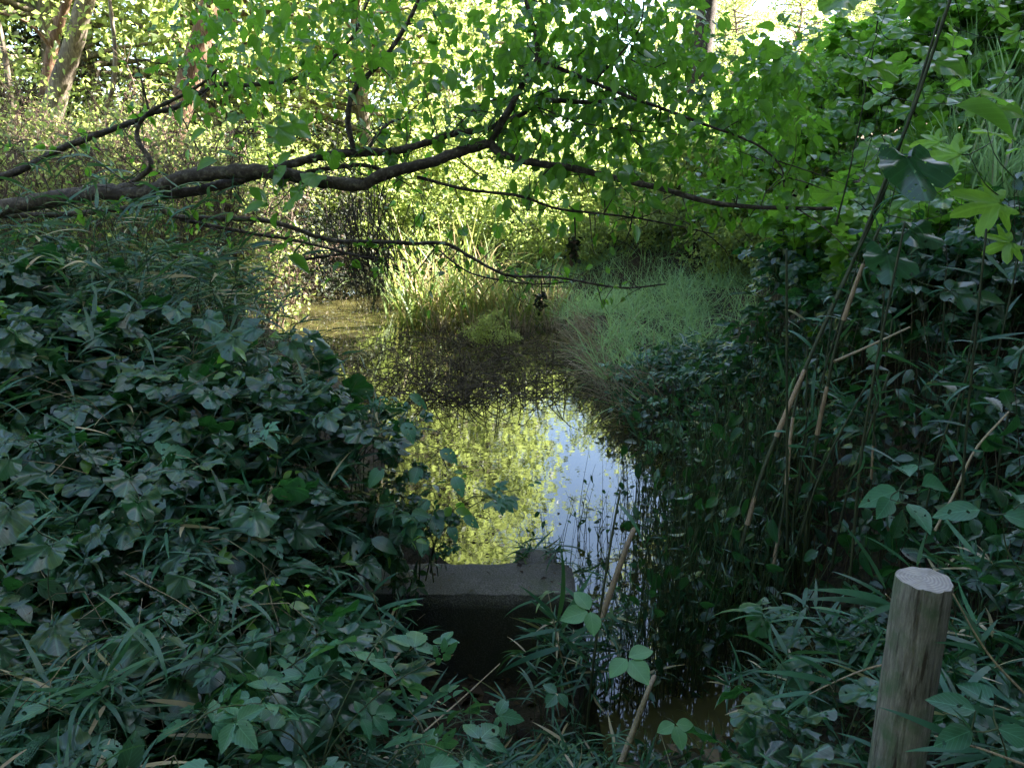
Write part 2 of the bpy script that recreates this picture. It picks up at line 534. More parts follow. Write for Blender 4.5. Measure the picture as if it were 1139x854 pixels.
# ------------------------------------------------------------------ scene objects
def obj(name, acc_or_mesh, mat, parent=None, smooth=True):
    me = acc_or_mesh.mesh(name, smooth) if isinstance(acc_or_mesh, Acc) else acc_or_mesh
    me.materials.append(M[mat])
    o = bpy.data.objects.new(name, me)
    C.objects.link(o)
    o.parent = parent
    return o


def tag(o, label, cat, group=None):
    o['label'] = label
    o['category'] = cat
    o['kind'] = 'thing'
    if group:
        o['group'] = group
    return o


def thing(name, label, cat, group=None, loc=(0, 0, 0)):
    o = bpy.data.objects.new(name, None)
    o.empty_display_size = 0.1
    C.objects.link(o)
    o.location = loc
    return tag(o, label, cat, group)


def stuff(name, acc, mat):
    o = obj(name, acc, mat)
    o['kind'] = 'stuff'
    return o


def dup(root, loc, rz=0.0, s=1.0, label=None, group=None, lean=(0, 0)):
    r = root.copy()
    C.objects.link(r)
    r.location = loc
    r.rotation_euler = (lean[0], lean[1], rz)
    r.scale = (s, s, s) if np.isscalar(s) else s
    if label:
        r['label'] = label
    if group:
        r['group'] = group
    for ch in list(root.children):
        c = ch.copy()
        C.objects.link(c)
        c.parent = r
    return r


class Kind:
    """prototypes of one kind of plant; the first uses place the prototypes themselves, later ones copy them"""

    def __init__(self, makers):
        self.roots = [mk() for mk in makers]
        self.used = [False] * len(self.roots)

    def put(self, loc, rz, s, label, group=None, which=None, lean=(0, 0)):
        k = int(rng.integers(len(self.roots))) if which is None else which
        r = self.roots[k]
        loc = tuple(float(a) for a in loc)
        if not self.used[k]:
            self.used[k] = True
            r.location = loc
            r.rotation_euler = (lean[0], lean[1], rz)
            r.scale = (s, s, s) if np.isscalar(s) else s
            r['label'] = label
            if group:
                r['group'] = group
            return r
        return dup(r, loc, rz, s, label, group, lean)

    def finish(self):
        for r, u in zip(self.roots, self.used):
            if not u:
                for c in list(r.children):
                    bpy.data.objects.remove(c)
                bpy.data.objects.remove(r)


# ------------------------------------------------------------------ the lie of the land
WATER = -0.55
YL = np.array([0, 2.2, 3.6, 4.2, 6, 7.5, 9, 12, 15, 16.5])
XL = np.array([0.4, 0.37, 0.35, -0.9, -1.0, -1.6, -2.9, -4.6, -5.4, -5.0])
YR = np.array([0, 2.3, 2.6, 3, 4.5, 6, 7, 8, 10, 12, 13.5, 16.5])
XR = np.array([0.5, 0.6, 1.2, 1.45, 1.5, 1.25, 0.98, 0.88, 0.80, 0.70, 0.2, -2.0])

GA = np.array([  # x, y, z of dry ground
    (-3, -4, 0.1), (3, -4, 0.2), (0, -2, 0.0), (0, 0, 0.0), (0.9, 1.2, -0.02), (-0.8, 1.0, 0.0), (0.2, 1.6, -0.15), (0.0, 2.3, -0.48), (0.0, 2.9, -0.78), (-0.45, 3.2, -0.8), (0.3, 3.1, -0.78),
    (-1.2, 1.6, 0.0), (-1.2, 2.4, 0.05), (-0.75, 2.8, -0.3), (-2.2, 2.6, 0.15), (-1.1, 3.6, -0.1), (-2.0, 3.8, 0.25), (-3.2, 4.5, 0.55), (-4.5, 5, 0.7), (-2.4, 5.5, 0.1), (-1.6, 5.2, -0.3), (-4.5, 7.5, 0.1), (-7, 8, 0.4),
    (-6, 12, -0.2), (-9, 14, 0.2), (-3, 17.5, -0.4), (-12, 20, 0.6), (0, 18, -0.2), (-6, 24, 0.4), (0, 26, 0.6),
    (1.6, 1.8, 0.0), (2.0, 2.6, -0.1), (2.2, 3.6, 0.1), (2.0, 5.0, 0.15), (1.6, 6.2, -0.2), (3.2, 4.6, 0.8), (2.6, 6.2, 0.2), (4.6, 7, 2.0), (5, 10, 1.7), (4.2, 9.6, 0.7), (3.2, 9, -0.1), (2.4, 7.5, -0.25), (1.2, 8, -0.45), (2.0, 9, -0.38), (2.6, 10, -0.25), (1.6, 12, -0.35), (3.2, 12, 0.0), (2.8, 13.4, 0.4), (4.7, 14, 1.7), (3.5, 16, 1.9), (1.0, 15, -0.1), (7, 20, 2.6),
    (7, 6, 2.9), (10, 8, 3.2), (12, 14, 4.0), (8, 2, 2.0), (12, 0, 2.6), (9, 30, 4.2), (2, 24, 1.4), (16, 40, 6.0), (0, 40, 3.0), (-15, 40, 2.5), (30, 60, 8), (-40, 60, 6), (0, 80, 6), (-30, 10, 2), (-12, -6, .4), (30, 10, 6), (14, -10, 2.5), (60, 80, 9)])


def _pond_in(x, y):
    xl = np.interp(y, YL, XL)
    xr = np.interp(y, YR, XR)
    d = np.minimum(np.minimum(x - xl, xr - x), np.minimum(y - 2.45, 16.4 - y))
    return d          # >0 inside the water's outline


def _bumps(x, y):
    return 0.03 * np.sin(3.1 * x + 1.7 * y) * np.cos(2.3 * y - 1.1 * x) + 0.018 * np.sin(7.3 * x - 2.2) * np.sin(6.1 * y + 1)


def G(x, y):
    x = np.atleast_1d(np.asarray(x, float))
    y = np.atleast_1d(np.asarray(y, float))
    sh = x.shape
    x, y = x.ravel(), y.ravel()
    z = np.empty(len(x))
    for s in range(0, len(x), 20000):
        d2 = (x[s:s + 20000, None] - GA[None, :, 0]) ** 2 + (y[s:s + 20000, None] - GA[None, :, 1]) ** 2 + 0.03
        w = d2 ** -1.9
        z[s:s + 20000] = (w * GA[None, :, 2]).sum(1) / w.sum(1)
    z += _bumps(x, y)
    d = _pond_in(x, y)
    bed = WATER - 0.04 - np.clip(d, 0, 0.8) * 0.6
    shore = WATER + 0.03 + np.clip(-d, 0, 5) * 1.1
    z = np.where(d > 0, bed, np.minimum(z, np.maximum(shore, WATER)))
    pit = (x < 0.33) & (y < 3.6) & (x > -1.0)
    z = np.where(pit & (d <= 0), np.minimum(z, np.maximum(-0.8, 0.02 - 0.62 * np.clip(y - 1.25, 0, 3)) + _bumps(x, y)), z)
    return z.reshape(sh)


def g1(x, y):
    return float(G(x, y)[0])


def grid(xs, ys):
    X, Y = np.meshgrid(xs, ys)
    return X, Y


def build_ground():
    xs = np.concatenate([np.linspace(-70, -8, 40)[:-1], np.linspace(-8, -3, 50)[:-1], np.linspace(-3, 3.5, 150)[:-1], np.linspace(3.5, 9, 45)[:-1], np.linspace(9, 80, 40)])
    ys = np.concatenate([np.linspace(-20, 0, 16)[:-1], np.linspace(0, 7, 150)[:-1], np.linspace(7, 18, 80)[:-1], np.linspace(18, 100, 45)])
    X, Y = grid(xs, ys)
    Z = G(X, Y)
    a = Acc()
    nx, ny = len(xs), len(ys)
    i, j = np.meshgrid(np.arange(ny - 1), np.arange(nx - 1), indexing='ij')
    F = np.stack([i * nx + j, i * nx + j + 1, (i + 1) * nx + j + 1, (i + 1) * nx + j], -1).reshape(-1, 4)
    # bare dry earth and cut grass lie on the far field and on the far-left shore
    dry = np.clip((Y - 24) / 6, 0, 1) * np.clip((X - 3) / 3, 0, 1) + np.clip(1 - ((X + 7) / 3.5) ** 2 - ((Y - 12.5) / 4) ** 2, 0, 1) * 0.8
    a.add(np.column_stack([X.ravel(), Y.ravel(), Z.ravel()]), F, None, np.clip(dry, 0, 1).ravel())
    o = obj('ground', a, 'ground')
    o['kind'] = 'structure'


def build_water():
    xs = np.linspace(-6.4, 2.4, 177)
    ys = np.linspace(2.2, 17, 149)
    X, Y = grid(xs, ys)
    keep = (_pond_in(X, Y) > -0.25) & ~((X < 0.305) & (Y < 3.60))
    nx = len(xs)
    F = []
    for i in range(len(ys) - 1):
        for j in range(nx - 1):
            if keep[i, j] and keep[i, j + 1] and keep[i + 1, j] and keep[i + 1, j + 1]:
                F.append((i * nx + j, i * nx + j + 1, (i + 1) * nx + j + 1, (i + 1) * nx + j))
    a = Acc()
    a.add(np.column_stack([X.ravel(), Y.ravel(), np.full(X.size, WATER)]), np.array(F))
    o = obj('water', a, 'water')
    o['kind'] = 'structure'


build_ground()
build_water()


# ------------------------------------------------------------------ wooden post
def build_post():
    top = P(1028, 644, 1.52)
    zb = g1(top[0], top[1]) - 0.05
    t = thing('wooden_post', 'round weathered wooden post with flat sawn top among bamboo blades', 'post', None, (top[0], top[1], zb))
    h = top[2] - zb
    a = Acc()
    seg, rings = 120, 40
    th = np.arange(seg) / seg * 2 * np.pi
    prof = 1 + 0.02 * np.sin(3 * th + 1) + 0.012 * np.sin(7 * th) 
    V = []
    for k in range(rings + 1):
        s = k / rings
        r = 0.0575 * (1 + 0.03 * (1 - s)) * prof * (1 + 0.008 * math.sin(9 * s))
        for c0, dp, wd, a0, a1 in ((4.25, .06, .035, 0, 1), (5.05, .04, .03, .45, 1), (3.7, .03, .03, .2, .8), (5.6, .04, .03, .3, 1.0)):
            if a0 <= s <= a1:
                r = r * (1 - dp * np.exp(-((th - c0 - 0.06 * math.sin(7 * s + c0)) / wd) ** 2))
        r = r * (1 - 0.035 * math.exp(-((s - 0.78) / 0.006) ** 2))
        if k == rings:
            r = r * (0.965 + 0.005 * np.sin(5 * th) + 0.004 * np.sin(13 * th + 1))
        elif k == rings - 1:
            r = r * (0.995 + 0.006 * np.sin(11 * th))
        zz = h * s if k < rings else h
        if k == rings - 1:
            zz = h - 0.004
        V.append(np.column_stack([r * np.cos(th), r * np.sin(th), np.full(seg, zz)]))
    V = np.concatenate(V)
    V[-seg:, 2] += 0.002 * np.sin(th * 2) + 0.0012 * np.sin(9 * th)
    i, j = np.meshgrid(np.arange(rings), np.arange(seg), indexing='ij')
    F = np.stack([i * seg + j, i * seg + (j + 1) % seg, (i + 1) * seg + (j + 1) % seg, (i + 1) * seg + j], -1).reshape(-1, 4)
    a.add(V, F)
    obj('shaft', a, 'post', t)
    b = Acc()
    rim = V[-seg:].copy()
    ctr = np.array([[0, 0, h + 0.001]])
    mid = 0.5 * rim + 0.5 * ctr
    b.add(np.vstack([rim, mid, ctr]), [np.stack([np.arange(seg), (np.arange(seg) + 1) % seg, seg + (np.arange(seg) + 1) % seg, seg + np.arange(seg)], -1),
                                       np.stack([seg + np.arange(seg), seg + (np.arange(seg) + 1) % seg, np.full(seg, 2 * seg)], -1)])
    obj('sawn_top', b, 'endgrain', t)


build_post()


# ------------------------------------------------------------------ concrete weir
def rough_box(a, lo, hi, n=(10, 4, 6), amp=0.006):
    """closed box with worn, slightly uneven faces and rounded edges"""
    import bmesh
    bm = bmesh.new()
    bmesh.ops.create_cube(bm, size=1)
    bmesh.ops.bevel(bm, geom=bm.edges[:], offset=0.03, segments=2, affect='EDGES')
    bmesh.ops.subdivide_edges(bm, edges=[e for e in bm.edges if e.calc_length() > 0.5], cuts=14, use_grid_fill=True)
    lo, hi = np.array(lo), np.array(hi)
    V = np.array([v.co[:] for v in bm.verts])
    size = hi - lo
    # keep the edge rounding the same width on every side
    c = V.copy()
    for k in range(3):
        e = np.abs(V[:, k]) > 0.465
        d = (0.5 - np.abs(V[:, k])) * (0.5 / size[k])
        c[:, k] = np.where(e, np.sign(V[:, k]) * (0.5 - d), V[:, k])
    V = c * size + (lo + hi) / 2
    V += amp * np.column_stack([np.sin(V @ np.array([9, 17, 13]) + k) * np.cos(V @ np.array([23, 5, 11]) - k) for k in range(3)])
    quads = [[v.index for v in f.verts] for f in bm.faces if len(f.verts) == 4]
    tris = [[v.index for v in f.verts] for f in bm.faces if len(f.verts) == 3]
    bm.free()
    a.add(V, [np.array(q) for q in (quads, tris) if q])


def build_weir():
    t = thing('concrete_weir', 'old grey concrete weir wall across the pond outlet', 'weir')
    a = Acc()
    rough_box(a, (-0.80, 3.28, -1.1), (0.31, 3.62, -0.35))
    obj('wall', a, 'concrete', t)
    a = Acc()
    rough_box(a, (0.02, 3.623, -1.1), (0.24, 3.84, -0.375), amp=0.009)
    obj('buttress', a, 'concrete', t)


build_weir()


# ------------------------------------------------------------------ plant prototypes
def arch(h, reach, ang, n=5, curl=1.0):
    s = np.linspace(0, 1, n)
    r = reach * s ** 1.4
    z = h * (np.sin(s * math.pi / 2 * (1 + 0.25 * curl)) / math.sin(min(math.pi / 2 * (1 + 0.25 * curl), math.pi / 2)))
    w = 0.06 * h * np.sin(s * 6 + ang * 3)
    return np.column_stack([r * math.cos(ang) - w * math.sin(ang) * s, r * math.sin(ang) + w * math.cos(ang) * s, z])


def mk_leafy(name, cat, temps, mat, stems, h, reach, nl, size, stem_r=0.003, petiole=0.06, tilt=0.55, ground_leaf=0.3):
    def f():
        t = thing(name, name.replace('_', ' '), cat)
        st, fo = Acc(), Acc()
        for k in range(stems):
            ang = 2 * math.pi * (k + rng.random()) / stems
            hh = h * rng.uniform(0.55, 1.1)
            p = arch(hh, reach * rng.uniform(0.3, 1.1), ang, 6, rng.uniform(0.2, 1.3))
            p[:, :2] += rng.normal(0, 0.03, 2)
            p[0, 2] = -0.06
            tube(st, p, np.linspace(stem_r, stem_r * 0.5, len(p)), 5, 2)
            q = smooth_path(p, 8)
            s = np.sort(rng.uniform(ground_leaf, 1.0, nl)) * (len(q) - 1)
            i = np.clip(s.astype(int), 0, len(q) - 2)
            node = q[i] + (q[i + 1] - q[i]) * (s - i)[:, None]
            out = ang + rng.normal(0, 1.1, nl)
            d = np.column_stack([np.cos(out), np.sin(out), rng.normal(0.25, 0.3, nl)])
            d = unit(d)
            L = petiole * rng.uniform(0.5, 1.5, nl)
            tip = node + d * L[:, None]
            for a0, a1 in zip(node, tip):
                tube(st, [a0, (a0 + a1) / 2 + [0, 0, 0.005], a1], [stem_r * 0.5, stem_r * 0.4, stem_r * 0.35], 3, 1)
            nrm = rdir(nl, 1.0 / tilt, 1.0)
            fw = np.column_stack([d[:, 0], d[:, 1], rng.normal(-0.25, 0.3, nl)])
            scatter(fo, temps, tip, fw, nrm, size * rng.uniform(0.55, 1.25, nl), tones(nl))
        obj('stem', st, 'stem', t)
        obj('foliage', fo, mat, t)
        return t
    return f


def mk_sasa(name, culms, h, nb, size, mat='sasa', stem='stem'):
    def f():
        t = thing(name, name.replace('_', ' '), 'bamboo grass')
        st, fo = Acc(), Acc()
        for k in range(culms):
            ang = rng.uniform(0, 2 * math.pi)
            hh = h * rng.uniform(0.4, 1.1)
            p = arch(hh, h * rng.uniform(0.1, 0.5), ang, 5, 0.2)
            p[:, :2] += rng.normal(0, 0.06, 2)
            p[0, 2] = -0.06
            tube(st, p, np.linspace(0.0022, 0.0012, 5), 4, 2)
            n = int(rng.integers(max(3, nb - 2), nb + 3))
            q = smooth_path(p, 6)
            i = np.clip(len(q) - 1 - (np.arange(n) * rng.uniform(0.6, 2.2)).astype(int), 2, None)
            o = ang + rng.uniform(-1.5, 1.5, n) + np.pi * 0.35 * np.where(np.arange(n) % 2, 1, -1)
            fw = np.column_stack([np.cos(o), np.sin(o), rng.normal(0.30, 0.35, n)])
            scatter(fo, BLADE, q[i], fw, rdir(n, 2.0), size * rng.uniform(0.6, 1.25, n), rng.uniform(0, 1, n))
        obj('culm', st, stem, t)
        obj('foliage', fo, mat, t)
        return t
    return f


def mk_fern():
    t = thing('fern', 'fern', 'fern')
    st, fo = Acc(), Acc()
    for k in range(6):
        ang = 2 * math.pi * (k + 0.6 * rng.random()) / 6
        p = arch(0.30, 0.42, ang, 6, 1.1)
        p[0, 2] = -0.05
        tube(st, p, np.linspace(0.0025, 0.001, 6), 4, 2)
        q = smooth_path(p, 8)
        for i in range(6, len(q) - 1):
            d = unit(q[i + 1] - q[i])
            sd = unit(np.cross(d, [0, 0, 1]))
            ln = 0.13 * math.sin(math.pi * (0.12 + 0.88 * (len(q) - i) / len(q))) + 0.01
            for sg in (-1, 1):
                f = unit(sg * sd + 0.5 * d)
                # pinnules along the pinna
                m = 7
                s = np.linspace(0.1, 1, m)
                pos = q[i] + f * (ln * s)[:, None]
                for s2 in (-1, 1):
                    scatter(fo, SMALL, pos, np.tile(unit(0.8 * f + s2 * d), (m, 1)), np.tile([0, 0, 1.0], (m, 1)) + rng.normal(0, 0.2, (m, 3)), 0.030 * (1.1 - s * 0.7), tones(m))
    obj('stem', st, 'stem', t)
    obj('foliage', fo, 'bramble', t)
    return t


VINE = Kind([mk_leafy('vine_plant', 'vine', LOBE3 if k < 4 else HEART, 'vine', int(rng.integers(5, 7)), 0.36, 0.42, 7, 0.105, 0.003, 0.07, 0.5) for k in range(6)])
HERB = Kind([mk_leafy('leafy_herb', 'herb', OVAL + SERR, 'vine', 7, 0.34, 0.25, 7, 0.085, 0.0025, 0.02, 0.55) for k in range(5)])
BRAMBLE = Kind([mk_leafy('bramble', 'bramble', TRI + QUIN, 'bramble', 5, 0.34, 0.42, 6, 0.125, 0.003, 0.05, 0.45) for k in range(5)])
SASA = Kind([mk_sasa('bamboo_grass', int(rng.integers(6, 10)), 0.42, 6, 0.19) for k in range(6)])
KUDZU = Kind([mk_leafy('kudzu_vine', 'vine', HEART + LOBE3, 'kudzu', 7, 0.50, 0.62, 13, 0.125, 0.004, 0.10, 0.6, 0.15) for k in range(6)])
FERN = Kind([mk_fern])


# ------------------------------------------------------------------ left bank
LB = [(0, 270, 4.5), (100, 300, 4.5), (250, 370, 4.2), (330, 400, 4.0), (400, 430, 3.8), (480, 500, 3.5), (515, 560, 3.3), (490, 600, 3.2), (420, 625, 3.0), (425, 680, 2.7), (395, 760, 2.2),
      (420, 854, 1.9), (300, 700, 2.2), (300, 500, 3.2), (200, 600, 2.6), (100, 700, 2.1), (200, 800, 1.7), (0, 800, 1.6), (0, 600, 2.4), (0, 450, 3.2), (150, 450, 3.3), (0, 350, 4.0), (200, 400, 3.8), (-150, 300, 4.2), (-150, 600, 2.5), (-100, 850, 1.4)]
LS = np.array([P(*a) for a in LB])


def surf(A, x, y):
    d2 = (x - A[:, 0]) ** 2 + (y - A[:, 1]) ** 2 + 0.01
    w = d2 ** -2.0
    return float((w * A[:, 2]).sum() / w.sum()), float(np.sqrt(d2.min()))


LEFT_OUT = np.array([P(*a)[:2] for a in [(-260, 300, 4.6), (60, 280, 4.7), (250, 365, 4.3), (330, 400, 4.1), (395, 432, 3.9), (462, 505, 3.55), (505, 565, 3.32), (450, 600, 3.2), (384, 626, 3.02), (362, 690, 2.62), (345, 760, 2.2), (372, 860, 1.85), (300, 930, 1.5), (-260, 900, 1.2)]])


def inside(poly, x, y):
    c = False
    j = len(poly) - 1
    for i in range(len(poly)):
        xi, yi = poly[i]
        xj, yj = poly[j]
        if (yi > y) != (yj > y) and x < (xj - xi) * (y - yi) / (yj - yi) + xi:
            c = not c
        j = i
    return c


def edge_dist(poly, x, y):
    a = poly
    b = np.roll(poly, -1, 0)
    p = np.array([x, y])
    t = np.clip(((p - a) * (b - a)).sum(1) / ((b - a) ** 2).sum(1), 0, 1)
    return float(np.hypot(*((a + (b - a) * t[:, None] - p).T)).min())


def pick_in(poly, n, mind=0.0):
    lo, hi = poly.min(0), poly.max(0)
    pts = []
    tries = 0
    while len(pts) < n and tries < 40000:
        tries += 1
        p = lo + rng.random(2) * (hi - lo)
        if inside(poly, *p) and all((p[0] - q[0]) ** 2 + (p[1] - q[1]) ** 2 > mind * mind for q in pts):
            pts.append(p)
    return pts


LG_V = 'broad dark lobed vine leaves covering the shaded left bank'
LG_B = 'three and five leaflet bramble on the shaded left bank'
LG_S = 'narrow bamboo grass blades among vines on the shaded left bank'
LG_H = 'low oval leaved herbs on the shaded left bank'
for (x, y) in pick_in(LEFT_OUT, 255, 0.125):
    s, dm = surf(LS, x, y)
    gz = g1(x, y)
    up = s - gz
    r = rng.random()
    dist = math.hypot(x, y)
    if up < 0.10:
        up = 0.10
    ed = edge_dist(LEFT_OUT, x, y)
    sc_ = float(np.clip(min(up / 0.34, 0.35 + ed / 0.30), 0.45, 1.25)) * rng.uniform(0.85, 1.1)
    gz += max(0.0, up - 0.36 * sc_) * rng.uniform(0.55, 1.0)
    if r < 0.44:
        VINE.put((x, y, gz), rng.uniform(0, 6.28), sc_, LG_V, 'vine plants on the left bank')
    elif r < 0.62:
        HERB.put((x, y, gz), rng.uniform(0, 6.28), sc_, LG_H, 'herbs on the left bank')
    elif r < 0.77:
        BRAMBLE.put((x, y, gz), rng.uniform(0, 6.28), sc_, LG_B, 'bramble on the left bank')
    else:
        SASA.put((x, y, gz), rng.uniform(0, 6.28), sc_, LG_S, 'bamboo grass on the left bank')

NEARR = np.array([P(*a)[:2] for a in [(860, 740, 2.75), (800, 854, 2.0), (760, 900, 1.8), (900, 960, 1.35), (1250, 960, 1.2), (1250, 700, 2.0), (1000, 690, 2.4), (880, 680, 2.8)]])
for (x, y) in pick_in(NEARR, 24, 0.10):
    if math.hypot(x - 0.885, y - 1.52) < 0.16:
        continue
    r = rng.random()
    gz = g1(x, y)
    s = rng.uniform(0.6, 0.95)
    if r < 0.5:
        SASA.put((x, y, gz), rng.uniform(0, 6.28), s, 'dark bamboo grass round the foot of the wooden post', 'bamboo grass round the post')
    elif r < 0.75:
        HERB.put((x, y, gz), rng.uniform(0, 6.28), s, 'low dark herbs round the foot of the wooden post', 'herbs round the post')
    else:
        VINE.put((x, y, gz), rng.uniform(0, 6.28), s * .9, 'dark vine leaves round the foot of the wooden post', 'vines round the post')
FRONT = np.array([P(*a)[:2] for a in [(400, 790, 2.2), (430, 740, 2.6), (520, 770, 2.5), (660, 760, 2.5), (690, 854, 2.0), (680, 930, 1.7), (420, 930, 1.7)]])
for (x, y) in pick_in(FRONT, 52, 0.07):
    SASA.put((x, y, g1(x, y)), rng.uniform(0, 6.28), rng.uniform(0.4, 0.68), 'short bamboo grass on the dark soil below the weir', 'bamboo grass below the weir')

YOUNG = Kind([mk_leafy('young_shoot', 'shoot', OVAL + SERR[:1], 'kudzu', 2, 0.34, 0.18, 3, 0.075, 0.002, 0.02, 0.6, 0.6) for k in range(4)])
for (x, y) in pick_in(LEFT_OUT, 34, 0.2):
    s, _ = surf(LS, x, y)
    YOUNG.put((x, y, s - 0.27), rng.uniform(0, 6.28), rng.uniform(.8, 1.1), 'young shoot with bright yellow green leaves on the left bank', 'bright young shoots on the left bank')
YOUNG.finish()

for (x, y) in pick_in(LEFT_OUT, 44, 0.17):
    s, _ = surf(LS, x, y)
    SASA.put((x, y, max(g1(x, y), s - 0.36)), rng.uniform(0, 6.28), rng.uniform(.75, 1.1), LG_S, 'bamboo grass on the left bank')

# plants one can pick out on this side
for px, py, Y, s, lab in [(330, 790, 1.62, 1.0, 'grey green bramble with toothed leaflets at the lower left corner'),
                          (140, 810, 1.55, 0.9, 'toothed bramble sprig beside the feathery fern'),
                          (385, 820, 1.66, 1.0, 'broad bramble at the edge of the bare soil')]:
    p = P(px, py, Y)
    BRAMBLE.put((p[0], p[1], p[2] - 0.26), rng.uniform(0, 6.28), s, lab)
p = P(55, 775, 1.7)
FERN.put((p[0], p[1], p[2] - 0.16), 0.5, 0.42, 'finely cut feathery fern at the bottom of the left bank')
p = P(480, 570, 3.25)
BRAMBLE.put((p[0], p[1] + .05, p[2] - 0.30), 2.2, 1.15, 'bramble with large drooping leaflets leaning over the weir end')

# filler leaves, stems and litter under the plants: nobody could count it
a_leaf, a_litter, a_blade = Acc(), Acc(), Acc()
pts = np.array(pick_in(LEFT_OUT, 1000))
ss = np.array([surf(LS, x, y)[0] for x, y in pts])
gz = G(pts[:, 0], pts[:, 1])
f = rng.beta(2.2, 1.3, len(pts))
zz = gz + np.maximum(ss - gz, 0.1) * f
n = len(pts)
scatter(a_leaf, OVAL + HEART + SERR, np.column_stack([pts, zz]), rdir(n, -0.2), rdir(n, 1.5), rng.uniform(0.05, 0.12, n), tones(n) * (0.4 + 0.6 * f))  # tone falls towards the soil: shade of the gaps put into the leaf colour
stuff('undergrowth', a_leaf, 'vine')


def litter(acc, x0, x1, y0, y1, n, size=(0.03, 0.09), lift=0.01):
    x = rng.uniform(x0, x1, n)
    y = rng.uniform(y0, y1, n)
    z = G(x, y) + lift + rng.uniform(0, 0.03, n)
    k = (_pond_in(x, y) < -0.02)
    x, y, z = x[k], y[k], z[k]
    n = len(x)
    d = rdir(n)
    d[:, 2] *= 0.25
    scatter(acc, SMALL + BLADE[:2], np.column_stack([x, y, z]), d, rdir(n, 1.6), rng.uniform(*size, n), rng.random(n))


litter(a_litter, -3.0, 3.0, 0.6, 5.0, 5200, (0.02, 0.09))
stuff('leaf_litter', a_litter, 'litter')


def straw_stalks(acc, poly, A, n, ln=(0.2, 0.6), rad=0.0016):
    for (x, y) in pick_in(poly, n):
        s, _ = surf(A, x, y)
        z = g1(x, y) + max(s - g1(x, y), 0.1) * rng.uniform(0.3, 1.05)
        d = rdir(1, 0.25)[0] * rng.uniform(*ln)
        c = np.array([x, y, z])
        tube(acc, [c - d / 2, c + rng.normal(0, 0.12, 3) * np.linalg.norm(d) + [0, 0, .06], c + d / 2], [rad * 1.2, rad, rad * 0.5], 4, 2, 0, rng.random())


a = Acc()
straw_stalks(a, LEFT_OUT, LS, 520, (0.15, 0.6), 0.0013)
pts = pick_in(LEFT_OUT, 80)
q = np.array([(x, y, g1(x, y) + max(surf(LS, x, y)[0] - g1(x, y), .1) * rng.uniform(.5, 1.0)) for x, y in pts])
d = rdir(len(q))
d[:, 2] *= 0.4
scatter(a, BLADE, q, d, rdir(len(q), 1.2), rng.uniform(0.08, 0.2, len(q)), rng.random(len(q)))
stuff('dry_stalk_litter', a, 'straw')

# thicket of tall bamboo grass behind the left bank
TALLSASA = Kind([mk_sasa('tall_bamboo_grass', 9, 1.05, 8, 0.17) for k in range(4)])
for k in range(78):
    Y = rng.uniform(4.7, 7.2)
    px = rng.uniform(-120, 300) if k > 26 else rng.uniform(60, 320)
    p = P(px, 300, Y)
    gz = g1(p[0], p[1])
    topz = P(px, rng.uniform(215, 300) + max(0, px - 185) * 0.5, Y)[2]
    TALLSASA.put((p[0], p[1], gz), rng.uniform(0, 6.28), float(np.clip((topz - gz) / 1.0, 0.4, 1.5)), 'thin dark bamboo grass standing behind the left bank', 'tall bamboo grass behind the left bank')

for k in range(16):
    Y = rng.uniform(4.2, 4.75)
    px = rng.uniform(-140, 150)
    p = P(px, 300, Y)
    gz = g1(p[0], p[1])
    topz = P(px, rng.uniform(185, 240), Y)[2]
    TALLSASA.put((p[0], p[1], gz), rng.uniform(0, 6.28), float(topz - gz), 'thin dark bamboo grass standing behind the left bank', 'tall bamboo grass behind the left bank')

# ------------------------------------------------------------------ right thicket
RB = [P(*a) for a in [(700, 475, 6), (760, 470, 5.6), (800, 500, 5.2), (850, 490, 4.7), (862, 350, 4.8), (885, 260, 5.5), (800, 440, 6.4), (900, 210, 6), (1139, 190, 4.5), (1000, 225, 4.4), (720, 520, 5.2), (740, 600, 4.0), (880, 540, 3.8), (1000, 560, 2.9), (1139, 560, 2.4), (900, 760, 2.6), (1139, 420, 3.0), (960, 380, 3.8)]]
RS = np.array(RB)
RIGHT_OUT = np.array([P(*a)[:2] for a in [(725, 468, 6.4), (800, 495, 5.5), (872, 540, 4.6), (905, 620, 3.7), (925, 700, 3.0), (935, 780, 2.5), (1000, 860, 1.9), (1200, 900, 1.35), (1500, 600, 2.4), (1300, 300, 6.2), (900, 300, 6.6), (820, 440, 6.5)]])

RG = 'dark oval leaves of the shaded thicket behind the wooden post'
RV = 'dark lobed vine leaves climbing through the shaded right thicket'
for (x, y) in pick_in(RIGHT_OUT, 170, 0.14):
    s, _ = surf(RS, x, y)
    gz = g1(x, y)
    up = float(np.clip(s - gz, 0.1, 2.0))
    r = rng.random()
    ed = edge_dist(RIGHT_OUT, x, y)
    sc_ = float(np.clip(min(up / 0.34, 0.3 + ed / 0.30), 0.4, 1.0)) * rng.uniform(0.85, 1.1)
    if r < 0.25:
        VINE.put((x, y, gz + max(0, up - 0.36 * sc_) * rng.uniform(0.3, 1)), rng.uniform(0, 6.28), sc_, RV, 'vines in the right thicket')
    elif r < 0.72:
        HERB.put((x, y, gz + max(0, up - 0.36 * sc_) * rng.uniform(0.2, 1)), rng.uniform(0, 6.28), sc_, RG, 'leafy herbs in the right thicket')
    else:
        SASA.put((x, y, gz + max(0, up - 0.4 * sc_) * rng.uniform(0, .8)), rng.uniform(0, 6.28), sc_, 'bamboo grass in the shaded right thicket', 'bamboo grass in the right thicket')

